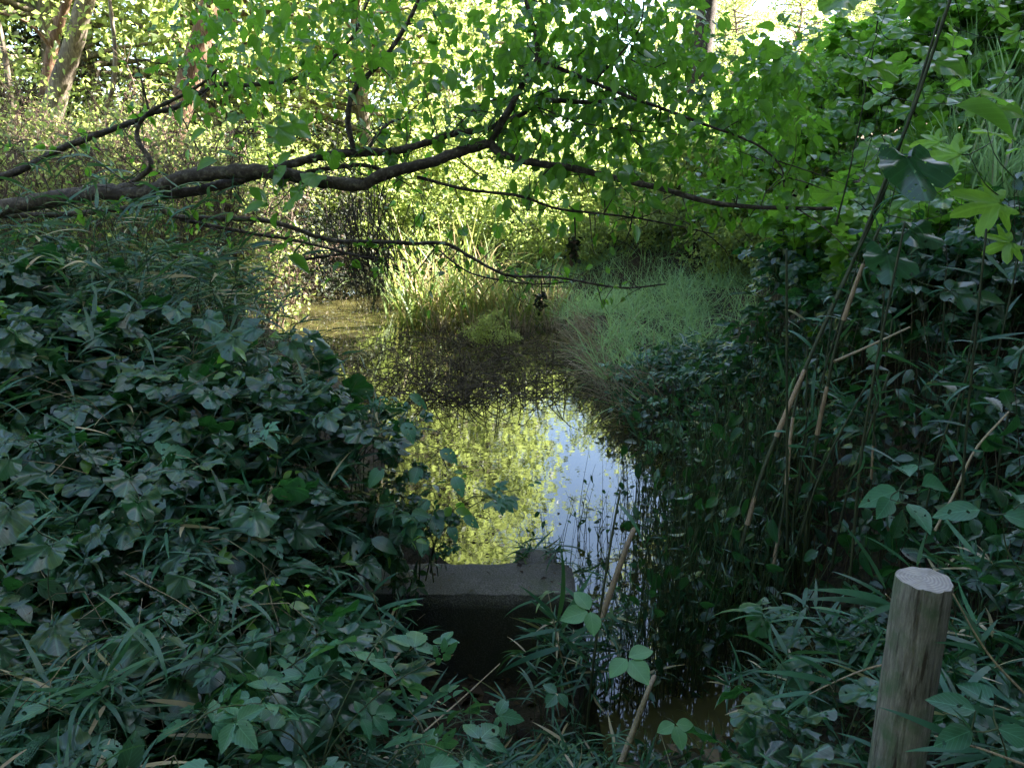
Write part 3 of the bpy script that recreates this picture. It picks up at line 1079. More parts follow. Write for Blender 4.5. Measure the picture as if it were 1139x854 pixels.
SHORE = np.array([P(*a)[:2] for a in [(668, 462, 6.9), (690, 440, 7.4), (800, 415, 8.0), (880, 420, 7.0), (880, 500, 5.4), (900, 555, 4.6), (800, 530, 4.9), (722, 482, 6.1)]])
for (x, y) in pick_in(SHORE, 95, 0.12):
    gz = max(g1(x, y), WATER)
    r = rng.random()
    K, nm = (HERB, 'herbs') if r < 0.5 else (BRAMBLE, 'bramble') if r < 0.75 else (SASA, 'bamboo grass')
    K.put((x, y, gz), rng.uniform(0, 6.28), rng.uniform(0.5, 0.85), 'dark low %s on the wet bank between grass hump and thicket' % nm, nm + ' on the wet right bank')
n = 620
q = np.array(pick_in(SHORE, n))
c_ = Acc()
scatter(c_, GRASS + BLADE[:1], np.column_stack([q, np.maximum(G(q[:, 0], q[:, 1]), WATER)]), rdir(n, 0.8), rdir(n, .6), rng.uniform(.1, .4, n), rng.random(n))
scatter(c_, SERR + OVAL, np.column_stack([q, np.maximum(G(q[:, 0], q[:, 1]), WATER) + rng.uniform(.02, .22, n)]), rdir(n, 0.1), rdir(n, 1.4), rng.uniform(.03, .07, n), tones(n))
stuff('bank_weeds', c_, 'bramble')

# dark leaf and stalk fill of the thicket
a, b = Acc(), Acc()
pts = np.array(pick_in(RIGHT_OUT, 4200))
ss = np.array([surf(RS, x, y)[0] for x, y in pts])
gz = G(pts[:, 0], pts[:, 1])
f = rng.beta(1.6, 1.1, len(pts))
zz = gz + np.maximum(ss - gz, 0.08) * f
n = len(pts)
scatter(a, OVAL + SERR + BLADE, np.column_stack([pts, zz]), rdir(n, -0.3), rdir(n, 1.2), rng.uniform(0.05, 0.12, n), tones(n) * (0.35 + 0.55 * f))  # lower leaves get a darker tone, painting in the thicket's inner shade
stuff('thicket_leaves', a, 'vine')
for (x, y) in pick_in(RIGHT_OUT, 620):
    s, _ = surf(RS, x, y)
    gzz = max(g1(x, y), WATER - 0.1)
    h = max(s - gzz, 0.3) * rng.uniform(0.6, 1.15)
    l = rng.normal(0, 0.14, 2)
    tube(b, [(x, y, gzz - 0.03), (x + l[0] * .4 * h, y + l[1] * .4 * h, gzz + h * .5), (x + l[0] * h, y + l[1] * h, gzz + h)], [0.0035, 0.003, 0.0015], 4, 2, 0, rng.random() ** 1.5)
stuff('thicket_stalks', b, 'twig')


# stems standing in the water at the outlet's right side
def mk_waterstem():
    t = thing('water_stem', 'water stem', 'plant')
    st, fo = Acc(), Acc()
    for k in range(7):
        ang = rng.uniform(0, 6.28)
        h = rng.uniform(0.5, 1.1)
        x0, y0 = rng.normal(0, 0.08, 2)
        p = [(x0, y0, -0.08), (x0 + 0.05 * math.cos(ang), y0 + 0.05 * math.sin(ang), h * .5), (x0 + .17 * math.cos(ang), y0 + .17 * math.sin(ang), h)]
        tube(st, p, [0.0035, 0.003, 0.0015], 4, 3)
        q = smooth_path(p, 8)
        n = 5
        i = rng.integers(3, len(q), n)
        fw = rdir(n, -0.35)
        scatter(fo, BLADE + OVAL[:1], q[i], fw, rdir(n, 1.0), rng.uniform(0.05, 0.12, n), tones(n) * 0.6)
    obj('stem', st, 'stem', t)
    obj('foliage', fo, 'vine', t)
    return t


WSTEM = Kind([mk_waterstem for k in range(5)])
for k in range(64):
    Y = rng.uniform(2.75, 4.8)
    px = rng.uniform(710, 880) + (4.0 - Y) * 12
    p = P(px, 700, Y)
    WSTEM.put((p[0], p[1], WATER - 0.05), rng.uniform(0, 6.28), rng.uniform(0.55, 1.0), 'thin dark leafy stems standing in the water beside the thicket', 'stems standing in the water')
for k in range(46):
    p = P(rng.uniform(760, 900), 640, rng.uniform(3.5, 5.0))
    WSTEM.put((p[0], p[1], WATER - 0.05), rng.uniform(0, 6.28), rng.uniform(0.7, 1.1), 'thin dark leafy stems standing in the water beside the thicket', 'stems standing in the water')
for px, py, Y in [(612, 720, 2.95), (640, 715, 2.9), (655, 700, 3.05), (628, 740, 2.75), (668, 730, 2.85), (600, 760, 2.65), (425, 680, 2.95), (445, 700, 2.85), (405, 690, 2.8), (470, 740, 2.6), (600, 640, 3.75), (625, 650, 3.7)]:
    p = P(px, py, Y)
    SASA.put((p[0], p[1], max(g1(p[0], p[1]), -0.62)), rng.uniform(0, 6.28), rng.uniform(0.7, 0.95), 'dark bamboo grass overlapping the ends of the weir', 'bamboo grass at the weir ends')
for k in range(16):
    p = P(rng.uniform(680, 760), 740, rng.uniform(2.6, 3.4))
    WSTEM.put((p[0], p[1], WATER - 0.05), rng.uniform(0, 6.28), rng.uniform(0.4, 0.7), 'thin dark leafy stems standing in the water beside the thicket', 'stems standing in the water')
for px, py, Y in [(620, 640, 3.72), (600, 640, 3.9), (650, 600, 4.3), (720, 530, 5.2), (750, 560, 4.9), (690, 500, 5.6), (770, 590, 4.5), (740, 640, 3.9), (660, 640, 3.75), (690, 625, 3.9), (640, 650, 3.7), (675, 600, 4.2), (715, 610, 4.0), (700, 560, 4.7), (735, 590, 4.3)]:
    p = P(px, py, Y)
    WSTEM.put((p[0], p[1], WATER - 0.02), rng.uniform(0, 6.28), rng.uniform(0.35, 0.55), 'low dark sprig rising from the water behind the weir', 'low sprigs behind the weir')


# ------------------------------------------------------------------ canes and stalks
def cane(label, pix, Y, r, sheaths=(), blades=0, mat='cane', name='bamboo_cane', group=None, cat='cane', vine=0):
    """one cane through photo points at distance(s) Y; sheaths = [(from, to)] along it, 0..1"""
    Ys = np.full(len(pix), Y) if np.isscalar(Y) else np.interp(np.linspace(0, 1, len(pix)), np.linspace(0, 1, len(Y)), Y)
    p = np.array([P(a, b, c) for (a, b), c in zip(pix, Ys)])
    base = p[0].copy()
    t = thing(name, label, cat, group, tuple(base))
    p = p - base
    q = smooth_path(p, 10)
    st = Acc()
    m = len(q)
    rad = r * np.linspace(1.05, 0.75, m)
    rad[::7] *= 1.18
    tube(st, q, rad, 7, 1)
    obj('culm', st, mat, t)
    for s0, s1 in sheaths:
        i0, i1 = int(s0 * (m - 1)), max(int(s0 * (m - 1)) + 2, int(s1 * (m - 1)) + 1)
        sh = Acc()
        seg = q[i0:i1]
        tube(sh, seg, np.linspace(r * 1.35, r * 1.05, len(seg)), 8, 1)
        obj('sheath', sh, 'sheath', t)
    if blades:
        fo = Acc()
        i = rng.integers(m // 3, m, blades)
        scatter(fo, BLADE, q[i], rdir(blades, -0.1), rdir(blades, 1.2), rng.uniform(0.09, 0.2, blades), rng.random(blades) * 0.85)
        obj('foliage', fo, 'sasa', t)
    return t


cane('long leaning dark cane with pale dry sheaths crossing the right thicket', [(824, 610), (850, 520), (900, 400), (945, 300), (985, 200), (1020, 110), (1070, -40)], [3.0, 3.3, 3.2], 0.0085, [(0.05, 0.13), (0.23, 0.33)], 16)
cane('second leaning cane twisted close beside the long leaning cane', [(858, 640), (872, 560), (887, 440), (930, 330), (975, 235), (1005, 150), (1045, 20)], [3.05, 3.3, 3.25], 0.0065, [(0.02, 0.12), (0.2, 0.3)], 12)
cane('upright cane with one pale sheath just right of the leaning pair', [(893, 640), (900, 560), (908, 490), (920, 430), (934, 370), (958, 300), (980, 250)], 3.15, 0.0075, [(0.36, 0.50), (0.70, 0.85)], 10)
cane('thin straight dark stem rising to the top beside the bright field', [(930, 250), (945, 190), (965, 90), (985, -30)], 4.4, 0.005, (), 5, 'cane', 'climbing_vine', None, 'vine')
cane('dry broken straw coloured cane lying across the thicket', [(928, 402), (960, 388), (1012, 364)], [3.0, 3.15], 0.0055, (), 0, 'drystalk', 'dry_cane')
cane('bent pale dry cane in the dark right of the thicket', [(1040, 590), (1062, 548), (1085, 500), (1122, 458)], [2.6, 2.8], 0.005, (), 0, 'drystalk', 'dry_cane')
cane('thick split tan cane leaning beside the three leaf sprig', [(668, 690), (682, 650), (697, 608), (705, 588)], [2.75, 2.9], 0.0125, (), 0, 'sheath', 'split_cane')
cane('short broken tan cane leaning at the water edge', [(690, 850), (705, 810), (722, 765), (728, 752)], [2.15, 2.35], 0.0105, (), 0, 'drystalk', 'split_cane')
cane('thin dry grass stalk slanting over the bare soil', [(470, 815), (510, 780), (556, 738)], [2.15, 2.4], 0.003, (), 0, 'drystalk', 'dry_stalk', None, 'stalk')
cane('dark thin stalk rising by the wet corner of the weir', [(652, 820), (662, 720), (680, 600), (690, 545)], [2.4, 2.6], 0.005, (), 3, 'cane', 'bare_stalk', None, 'stalk')
for k in range(36):
    px = rng.uniform(840, 1180)
    Y = rng.uniform(2.5, 4.6)
    y0 = rng.uniform(560, 720)
    y1 = rng.uniform(240, 420)
    lean = rng.normal(30, 40)
    s0 = rng.uniform(0.1, 0.6)
    cane('dark upright cane among the leaves of the right thicket', [(px, y0), (px + lean * .3, (y0 + y1) / 2 + 20), (px + lean, y1)], Y, rng.uniform(0.003, 0.006), [(s0, s0 + 0.18)] if k % 3 == 0 else (), int(rng.integers(6, 14)), 'cane', 'bamboo_cane', 'dark canes of the right thicket')


# ------------------------------------------------------------------ sprigs one can pick out
def sprig(label, base, leaves, mat, temps, name='leafy_sprig', cat='sprig', stem='stem', r=0.0025, scale=1.5, facing=0.7):
    """base pixel+distance; leaves = [(px, py, Y, size, heading degrees seen from above, lift)]"""
    b = P(*base)
    t = thing(name, label, cat, None, tuple(b))
    st, fo = Acc(), Acc()
    done = [np.zeros(3)]
    for (px, py, Y, size, hd, lift) in sorted(leaves, key=lambda q: np.linalg.norm(P(*q[:3]) - b)):
        p = P(px, py, Y) - b
        prev = min(done, key=lambda q: np.linalg.norm(q - p))
        ln = np.linalg.norm(p - prev)
        done.append(p)
        tube(st, [prev, (prev + p) / 2 + rng.normal(0, 0.06, 3) * ln - [0, 0, 0.10 * ln], p], [r, r * .8, r * .5], 5, 3)
        h = math.radians(hd)
        scatter(fo, temps, [p], [(math.cos(h), math.sin(h), lift)], [(0.2 * math.cos(h + 2), 0.15 * math.sin(h) - facing, 1.0)], size * scale, 0.3 + 0.5 * rng.random())
    obj('stem', st, stem, t)
    obj('foliage', fo, mat, t)
    return t


sprig('pale green three leaf sprig in front of the split tan cane', (676, 770, 2.3), [(668, 676, 2.32, 0.12, 200, -0.05), (690, 722, 2.25, 0.125, 300, -0.2)], 'pale', TRIROUND, 'three_leaf_sprig', 'sprig', 'stem', .002, 1.15, .6)
sprig('small pale three leaf sprig low on the soil before the weir', (640, 800, 2.2), [(625, 765, 2.2, 0.085, 230, -0.2)], 'bramble', TRIROUND, 'three_leaf_sprig', 'sprig', 'stem', .002, 1.0, .6)
sprig('drooping three leaf sprig over the water in the bottom right gap', (765, 850, 2.0), [(748, 795, 2.0, 0.085, 280, -0.5)], 'pale', TRIROUND, 'three_leaf_sprig', 'sprig', 'stem', .002, 1.15, .6)
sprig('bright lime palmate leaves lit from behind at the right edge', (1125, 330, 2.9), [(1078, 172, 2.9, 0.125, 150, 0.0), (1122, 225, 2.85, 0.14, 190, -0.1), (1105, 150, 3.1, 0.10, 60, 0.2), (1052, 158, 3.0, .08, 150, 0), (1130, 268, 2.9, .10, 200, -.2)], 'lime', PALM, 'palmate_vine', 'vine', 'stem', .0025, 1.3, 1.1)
sprig('slate blue lobed leaf hanging alone on the leaning canes', (990, 230, 2.95), [(1004, 166, 2.9, 0.125, 275, -0.9)], 'vine', LOBE3, 'single_leaf_vine', 'vine', 'stem', .0025, 1.9, 1.3)
sprig('dark drooping leaf pair above the lime palmate leaves', (1130, 200, 2.8), [(1062, 118, 2.8, 0.15, 335, -0.35), (1090, 105, 2.9, 0.10, 20, -0.1)], 'kudzu', OVAL, 'drooping_leaf_vine', 'vine')
sprig('bluish leaf spray hanging below the slate blue leaf', (1010, 350, 2.9), [(985, 275, 2.9, 0.12, 260, -0.8), (1000, 255, 2.95, 0.10, 330, -0.3), (1050, 322, 2.8, 0.09, 330, -0.2), (1085, 330, 2.8, 0.08, 0, -0.1)], 'vine', OVAL + LOBE3, 'hanging_leaf_vine', 'vine')
sprig('green oval leaf spray in the dark thicket left of the post', (1020, 600, 2.6), [(1000, 545, 2.55, 0.10, 200, -0.1), (1025, 540, 2.5, 0.10, 20, -0.1), (1012, 530, 2.6, 0.10, 80, 0.1), (1010, 560, 2.45, 0.09, 280, -0.3), (990, 555, 2.5, 0.08, 230, -0.2)], 'bramble', OVAL, 'oval_leaf_sprig')
sprig('pale blue green leaves at the far right edge above the post', (1139, 640, 1.9), [(1090, 567, 1.9, 0.075, 180, 0.0), (1115, 572, 1.9, 0.075, 330, -0.1), (1135, 560, 1.9, 0.07, 60, 0.1)], 'bramble', OVAL, 'oval_leaf_sprig')
sprig('four blue green leaves low beside the foot of the post', (1120, 850, 1.35), [(1085, 790, 1.35, 0.06, 160, 0.1), (1105, 785, 1.36, 0.06, 110, 0.1), (1110, 810, 1.33, 0.06, 330, -0.1), (1080, 812, 1.34, 0.06, 200, -0.1)], 'bramble', OVAL, 'oval_leaf_sprig')


def blade_spray(label, stem_px, Y, blades, mat='sasa', stem='drystalk', name='bamboo_spray'):
    p = np.array([P(a, b, Y) for a, b in stem_px])
    base = p[0].copy()
    t = thing(name, label, 'bamboo spray', None, tuple(base))
    st, fo = Acc(), Acc()
    tube(st, p - base, np.linspace(0.003, 0.0015, len(p)), 5, 4)
    obj('stem', st, stem, t)
    for (x0, y0, x1, y1, w) in blades:
        a0, a1 = P(x0, y0, Y) - base, P(x1, y1, Y * (1 + rng.uniform(-.05, .05))) - base
        d = a1 - a0
        ln = np.linalg.norm(d)
        scatter(fo, [t_blade(w, 7, 0.45)], [a0], [d + [0, 0, 0.25 * ln]], [(0.2 * rng.normal(), -0.5, 1)], ln * 1.04, rng.uniform(0.35, 0.8))
    obj('foliage', fo, mat, t)


blade_spray('bamboo spray with arching blades hugging the right of the post', [(1139, 770), (1110, 740), (1088, 710), (1060, 660)], 1.47,
            [(1090, 720, 1018, 708, .11), (1094, 725, 1043, 722, .13), (1092, 718, 1065, 738, .2), (1095, 728, 1058, 662, .13), (1100, 740, 1122, 768, .13), (1110, 745, 1135, 760, .12), (1090, 715, 1112, 690, .15)])
blade_spray('bamboo spray with a pale stem reaching out left of the post', [(1000, 735), (960, 745), (920, 762), (900, 772)], 1.7,
            [(925, 760, 845, 758, .10), (900, 772, 870, 800, .12), (905, 770, 850, 786, .1), (930, 757, 942, 715, .10), (960, 745, 985, 700, .1), (940, 752, 965, 772, .12), (975, 742, 1000, 760, .12), (930, 758, 880, 735, .1)])
blade_spray('bamboo blades fanned out behind the top of the post', [(1010, 700), (995, 672), (985, 660)], 1.75,
            [(990, 672, 905, 668, .11), (990, 676, 895, 680, .09), (985, 664, 925, 640, .10), (995, 672, 958, 700, .12), (985, 655, 935, 580, .07), (1012, 630, 962, 600, .09), (1020, 630, 1030, 590, .1)])
blade_spray('bamboo spray crossing low before the foot of the post', [(1139, 850), (1090, 832), (1040, 818)], 1.33,
            [(1080, 830, 978, 798, .10), (1090, 835, 1010, 845, .12), (1100, 840, 1040, 860, .12), (1085, 832, 1070, 795, .1), (1070, 826, 1100, 770, .1)])
blade_spray('bamboo spray with long blades left of the weir face', [(430, 770), (425, 700), (415, 660)], 2.55,
            [(418, 680, 470, 672, .1), (415, 670, 395, 700, .12), (420, 675, 450, 705, .1), (418, 668, 380, 665, .12), (425, 690, 468, 720, .1), (420, 700, 380, 715, .11), (425, 705, 440, 745, .1), (415, 660, 440, 640, .12)])
blade_spray('dark bamboo blades leaning over the right end of the weir', [(640, 790), (622, 720), (610, 660)], 2.65,
            [(625, 700, 660, 640, .1), (618, 690, 580, 655, .1), (622, 700, 570, 720, .1), (628, 715, 680, 690, .1), (620, 690, 640, 620, .08), (625, 720, 555, 760, .09), (626, 730, 600, 790, .09), (622, 705, 655, 745, .1)])
blade_spray('bamboo blades on the soil below the weir face', [(480, 854), (470, 810), (455, 790)], 2.0,
            [(458, 795, 520, 760, .1), (455, 790, 420, 770, .1), (460, 800, 505, 800, .1), (462, 805, 425, 815, .1), (470, 815, 520, 825, .08), (458, 795, 440, 750, .1)])

# low weeds and grass on the soil in front of the weir
a = Acc()
n = 2600
x = rng.uniform(-0.6, 1.3, n)
y = rng.uniform(1.3, 2.9, n)
k = rng.random(n) < 0.35 + 0.6 * np.sin(3 * x + 2 * y) ** 2
x, y = x[k], y[k]
n = len(x)
scatter(a, GRASS + GRASSFINE, np.column_stack([x, y, G(x, y)]), rdir(n, 1.1), rdir(n, 0.5), rng.uniform(0.06, 0.22, n), rng.random(n))
n = 1500
x = rng.uniform(-0.7, 1.3, n)
y = rng.uniform(1.3, 2.9, n)
scatter(a, SERR + OVAL, np.column_stack([x, y, G(x, y) + rng.uniform(0.01, 0.07, n)]), rdir(n, 0.1), rdir(n, 1.6), rng.uniform(0.02, 0.05, n), tones(n) * 0.7)
stuff('low_weeds', a, 'vine')


# ------------------------------------------------------------------ marsh: reeds, grass hump, dead stalks
def mk_reed(nb, h, spread, mat='reed'):
    def f():
        t = thing('reed_clump', 'reed clump', 'reeds')
        a = Acc()
        ang = rng.uniform(0, 6.28, nb)
        pos = np.column_stack([rng.normal(0, spread, nb), rng.normal(0, spread, nb), np.full(nb, -0.05)])
        fw = np.column_stack([np.cos(ang) * rng.uniform(.1, .45, nb), np.sin(ang) * rng.uniform(.1, .45, nb), np.ones(nb)])
        scatter(a, REED, pos, fw, np.column_stack([-np.cos(ang), -np.sin(ang), 0.3 * np.ones(nb)]) + rng.normal(0, .3, (nb, 3)), h * rng.uniform(0.5, 1.25, nb), rng.random(nb))
        obj('foliage', a, mat, t)
        return t
    return f


REEDS = Kind([mk_reed(95, 1.15, 0.14) for k in range(3)])
STRAW = Kind([mk_reed(70, 0.75, 0.12, 'straw') for k in range(2)])
for px, py, Y, s, lab in [(470, 350, 11.6, 1.0, 'yellow green reed clump nearest the dark hanging branch'),
                          (505, 352, 11.8, 1.15, 'tall arching reed clump at the middle of the reed bed'),
                          (540, 352, 11.6, 1.0, 'reed clump behind the small green bush in the pond'),
                          (455, 335, 13.0, 1.1, 'sunlit reed clump at the back of the reed bed'),
                          (570, 350, 11.4, 0.9, 'greyish reed clump right of the small green bush'),
                          (605, 345, 11.6, 0.8, 'short reed clump at the right end of the reed bed'),
                          (520, 345, 12.6, 1.2, 'tall reed clump with brown dead blades behind the others')]:
    p = P(px, py, Y)
    REEDS.put((p[0], p[1], max(g1(p[0], p[1]), WATER - 0.1)), rng.uniform(0, 6.28), s * 1.3, lab)
for k, (px, py, Y, s) in enumerate([(490, 365, 11.2, .8), (530, 368, 11.0, .8), (580, 362, 11.0, .9), (615, 355, 11.2, .8), (625, 345, 12, .9), (550, 350, 12, 1.0)]):
    p = P(px, py, Y)
    STRAW.put((p[0], p[1], max(g1(p[0], p[1]), WATER - .1)), rng.uniform(0, 6.28), s, 'dead straw coloured tuft among the reeds', 'dead tufts among the reeds')

# grass hump on the right shore
a, b = Acc(), Acc()
NC = 2200
n = 34000
cx, cy = rng.uniform(0.3, 4.6, NC), rng.uniform(6.6, 16.2, NC)
h0 = rng.uniform(0.5, 1.3, NC)
pk = rng.integers(0, NC, n)
x = cx[pk] + rng.normal(0, 0.07, n)
y = cy[pk] + rng.normal(0, 0.07, n)
d = -_pond_in(x, y)
k = (d > 0.02) & (x < 0.9 + (y - 6.4) * 0.66) & (np.sin(3.3 * cx + 2.1 * cy)[pk] + np.sin(2.7 * cy - 3.9 * cx + 1)[pk] > -0.75)
x, y, pk = x[k], y[k], pk[k]
n = len(x)
scatter(a, GRASS + GRASSFINE, np.column_stack([x, y, G(x, y) - 0.02]), rdir(n, 0.9), rdir(n, 0.6), rng.uniform(0.2, 0.6, n) * h0[pk], np.clip(0.55 * rng.random(n) + 0.45 * (pk % 17) / 17, 0, 1))
n = 2600
x, y = rng.uniform(0.5, 4.4, n), rng.uniform(6.8, 16, n)
k = (-_pond_in(x, y) > 0.1) & (x < 0.9 + (y - 6.4) * 0.8) & (np.sin(2.3 * x + y) + np.sin(1.9 * y - 1.4 * x) > -0.3)
x, y = x[k], y[k]
n = len(x)
scatter(a, OVAL + SMALL, np.column_stack([x, y, G(x, y) + rng.uniform(0.03, 0.26, n)]), rdir(n, 0.1), rdir(n, 1.5), rng.uniform(0.025, 0.06, n), tones(n))
stuff('marsh_grass', a, 'grass')
n = 900
y = rng.uniform(6.4, 10.5, n)
x = np.interp(y, YR, XR) + rng.gamma(1.5, 0.14, n) - 0.05
ang = rng.normal(math.pi, 0.7, n)
scatter(b, GRASS, np.column_stack([x, y, np.maximum(G(x, y), WATER)]), np.column_stack([np.cos(ang) * .7, np.sin(ang) * .7 - .2, rng.uniform(0.2, 1.1, n)]), rdir(n, 0.7), rng.uniform(0.2, 0.5, n), rng.random(n))
stuff('dry_bank_grass', b, 'straw')

# drowned dead stalks and waterweed in the middle of the pond
b, c = Acc(), Acc()
for k in range(900):
    px, py = rng.normal(525, 66), rng.uniform(372, 452)
    p = P(px, py, 1)
    Y = 2.1 / max(-(p[2] - 1.55), 0.02)
    p = P(px, py, Y)
    l = rng.uniform(0.12, 0.7)
    d = rdir(1)[0]
    d[2] = abs(d[2]) * 0.55
    c0 = np.array([p[0], p[1], WATER - 0.02])
    tube(b, [c0, c0 + d * l * .5 + [0, 0, .05], c0 + d * l + [0, 0, -0.02 * rng.random()]], [0.005, 0.0045, 0.002], 4, 2, 0, rng.random())
stuff('dead_reed_litter', b, 'twig')
n = 2200
px, py = rng.normal(455, 60, n), rng.uniform(340, 405, n)
pp = np.array([P(u, v, 2.1 / max(-(P(u, v, 1)[2] - 1.55), 0.02)) for u, v in zip(px, py)])
pp[:, 2] = WATER
k = pp[:, 1] < 13
pp = pp[k]
n = len(pp)
scatter(c, GRASSFINE, pp, rdir(n, 0.5), rdir(n, 0.8), rng.uniform(0.04, 0.18, n), rng.random(n))
stuff('water_weed', c, 'reed')


a = Acc()
n = 1000
y = rng.uniform(3.7, 10.5, n)
xl, xr = np.interp(y, YL, XL), np.interp(y, YR, XR)
e = rng.gamma(1.1, 0.13, n)
x = np.where(rng.random(n) < 0.55, xr - e, xl + 0.4 + e)
x = np.where(rng.random(n) < 0.04, rng.uniform(xl, xr), x)
scatter(a, SMALL, np.column_stack([x, y, np.full(n, WATER + 0.006)]), rdir(n) * [1, 1, 0.02], rdir(n, 9), rng.uniform(0.012, 0.05, n), rng.random(n))
stuff('floating_leaf_litter', a, 'litter')

# ------------------------------------------------------------------ shrubs and trees
def crown_leaves(acc, centres, per, rad, size, temps=SMALL, up=0.9):
    for c in centres:
        n = int(per * rng.uniform(0.6, 1.4))
        r = rad * rng.uniform(0.6, 1.3)
        off = rng.standard_normal((n, 3)) * r * [0.75, 0.75, 0.5]
        pos = c + off
        scatter(acc, temps, pos, unit(off) + rdir(n, -0.25), rdir(n, up), size * rng.uniform(0.4, 1.5, n), np.clip(tones(n) + rng.normal(0, 0.26), 0, 1) * 0.97)


def mk_shrub(h, w, n, per, size, mat='tree', name='shrub', temps=SMALL, bark='bark'):
    def f():
        t = thing(name, name.replace('_', ' '), 'shrub')
        st, fo = Acc(), Acc()
        cs = []
        for k in range(n):
            ang = rng.uniform(0, 6.28)
            rr = w * math.sqrt(rng.random())
            hh = h * rng.uniform(0.25, 1.0) * (1 - 0.45 * (rr / w) ** 2)
            e = np.array([rr * math.cos(ang), rr * math.sin(ang), hh])
            cs.append(e)
            if k % 2 == 0:
                tube(st, [(0.05 * math.cos(ang), .05 * math.sin(ang), -0.1), e * [0.45, 0.45, 0.6], e], [0.02, 0.013, 0.005], 5, 2)
        crown_leaves(fo, cs, per, 0.17 * w, size, temps)
        obj('branch', st, bark, t)
        obj('foliage', fo, mat, t)
        return t
    return f


def mk_tree(h, w, base, n, per, size, trunk_r, mat='tree', bark='greybark', name='broadleaf_tree', clump=0.16):
    def f():
        t = thing(name, name.replace('_', ' '), 'tree')
        tr, li, fo = Acc(), Acc(), Acc()
        l = rng.normal(0, 0.05 * h, (4, 2))
        tp = np.array([(0, 0, -0.3), (l[0, 0] * .3, l[0, 1] * .3, h * .3), (l[1, 0] * .5, l[1, 1] * .5, h * .6), (l[2, 0] * .7, l[2, 1] * .7, h * .95)])
        tube(tr, tp, [trunk_r * 1.3, trunk_r, trunk_r * .7, trunk_r * .15], 10, 5, 0.04)
        q = smooth_path(tp, 8)
        cs = []
        for k in range(n):
            u = rng.random()
            z = base + (h - base) * u
            ang = rng.uniform(0, 6.28)
            lim = w * math.sqrt(max(0.02, 1 - ((u - 0.35) / 0.68) ** 2))
            rr = lim * rng.random() ** 0.45
            i = int(np.clip(np.searchsorted(q[:, 2], z - 0.25 * rr), 1, len(q) - 1))
            o = q[i]
            e = np.array([q[i][0] + rr * math.cos(ang), q[i][1] + rr * math.sin(ang), z + rng.normal(0, 0.03 * h)])
            cs.append(e)
            if k % 2 == 0:
                tube(li, [o, (o + e) / 2 + [0, 0, 0.06 * rr], e], [trunk_r * .42, trunk_r * .28, trunk_r * .08], 5, 2)
        crown_leaves(fo, cs, per, clump * w, size)
        obj('trunk', tr, bark, t)
        obj('limb', li, bark, t)
        obj('crown', fo, mat, t)
        return t
    return f


SHRUB = Kind([mk_shrub(1.7, 1.1, 44, 70, 0.085) for k in range(3)])
BIGSHRUB = Kind([mk_shrub(3.4, 1.9, 80, 85, 0.115, name='tall_shrub') for k in range(3)])
TREE = Kind([mk_tree(12, 3.4, 1.5, 150, 80, 0.16, 0.17, clump=0.12) for k in range(3)])
SHADE = Kind([mk_tree(16, 3.6, 1.6, 190, 46, 0.34, 0.25, name='tall_tree') for k in range(2)])

# sunlit wood beyond the pond: left and centre
TL = ['sunlit leafy tree in the wood beyond the pond']
for x, y, s in [(-13, 15, 1.0), (-10, 17.5, 1.1), (-16, 20, 1.2), (-7, 19, 1.0), (-12, 24, 1.3), (-3.6, 21, 1.0), (-7, 27, 1.3), (-1.8, 25, 1.1), (-19, 27, 1.3), (-3, 32, 1.4), (-13, 33, 1.4), (-25, 22, 1.3), (-1.6, 36, 1.1)]:
    TREE.put((x, y, g1(x, y)), rng.uniform(0, 6.28), s, TL[0], 'sunlit trees beyond the pond')
for x, y, s in [(-9.5, 13.4, .9), (-7.6, 15.5, 1.0), (-5.8, 17.6, 1.0), (-11.5, 12.0, 1.0), (-4.2, 18.8, .9), (-2.0, 18.6, 1.0), (-0.4, 19.5, 1.0), (-7.5, 21, 1.2), (-4.5, 24, 1.2), (-12, 17, 1.1), (-15, 14, 1.2), (-1.0, 23, 1.2), (-4.9, 10.9, .55), (-6.2, 10.7, .62), (-7.6, 11.2, .6), (-5.6, 12.4, .6)]:
    BIGSHRUB.put((x, y, g1(x, y)), rng.uniform(0, 6.28), s, 'sunlit tall shrub along the far shore of the pond', 'sunlit shrubs on the far shore')
for x, y, s in [(-6.6, 11.5, .8), (-8.0, 12.6, .9), (-6.2, 14.5, .7), (-9.6, 11.0, .9), (-5.4, 16.9, .8), (-3.3, 17.0, .8), (-1.6, 16.9, .8), (-7.4, 9.8, .8), (-11, 10.0, 1.0), (0.2, 16.8, .9)]:
    SHRUB.put((x, y, g1(x, y)), rng.uniform(0, 6.28), s, 'low sunlit bush on the far left shore', 'low bushes on the far left shore')
# shaded bushes on the far right shore
for x, y, s in [(0.9, 14.6, .9), (1.8, 14.2, .8), (2.6, 13.6, .8), (3.2, 14.6, 1.0), (1.4, 16.0, 1.1), (3.6, 12.6, .8), (0.5, 14.9, .7), (1.3, 13.9, .55), (2.2, 13.2, .6), (3.0, 12.9, .7), (2.4, 15.2, 1.0), (3.9, 11.6, .8), (4.4, 13.0, 1.0), (0.2, 15.9, .9), (3.4, 11.9, .5), (2.8, 14.2, .9)]:
    SHRUB.put((x, y, g1(x, y)), rng.uniform(0, 6.28), s, 'shaded green bush behind the grass hump', 'shaded bushes behind the grass hump')
for x, y, s in [(0.9, 17.2, .8), (2.3, 16.4, .6), (4.0, 16.4, .5), (1.7, 19.0, .75), (5.0, 18, .45), (3.4, 20, .7)]:
    BIGSHRUB.put((x, y, g1(x, y)), rng.uniform(0, 6.28), s, 'shaded tall shrub on the far right shore', 'shaded shrubs on the far right shore')
DARKGAP = Kind([mk_shrub(3.2, 1.5, 60, 90, 0.085, 'needle', 'dark_gap_shrub') for k in range(2)])  # dark shrubs added to stand in for shaded gaps in the wood
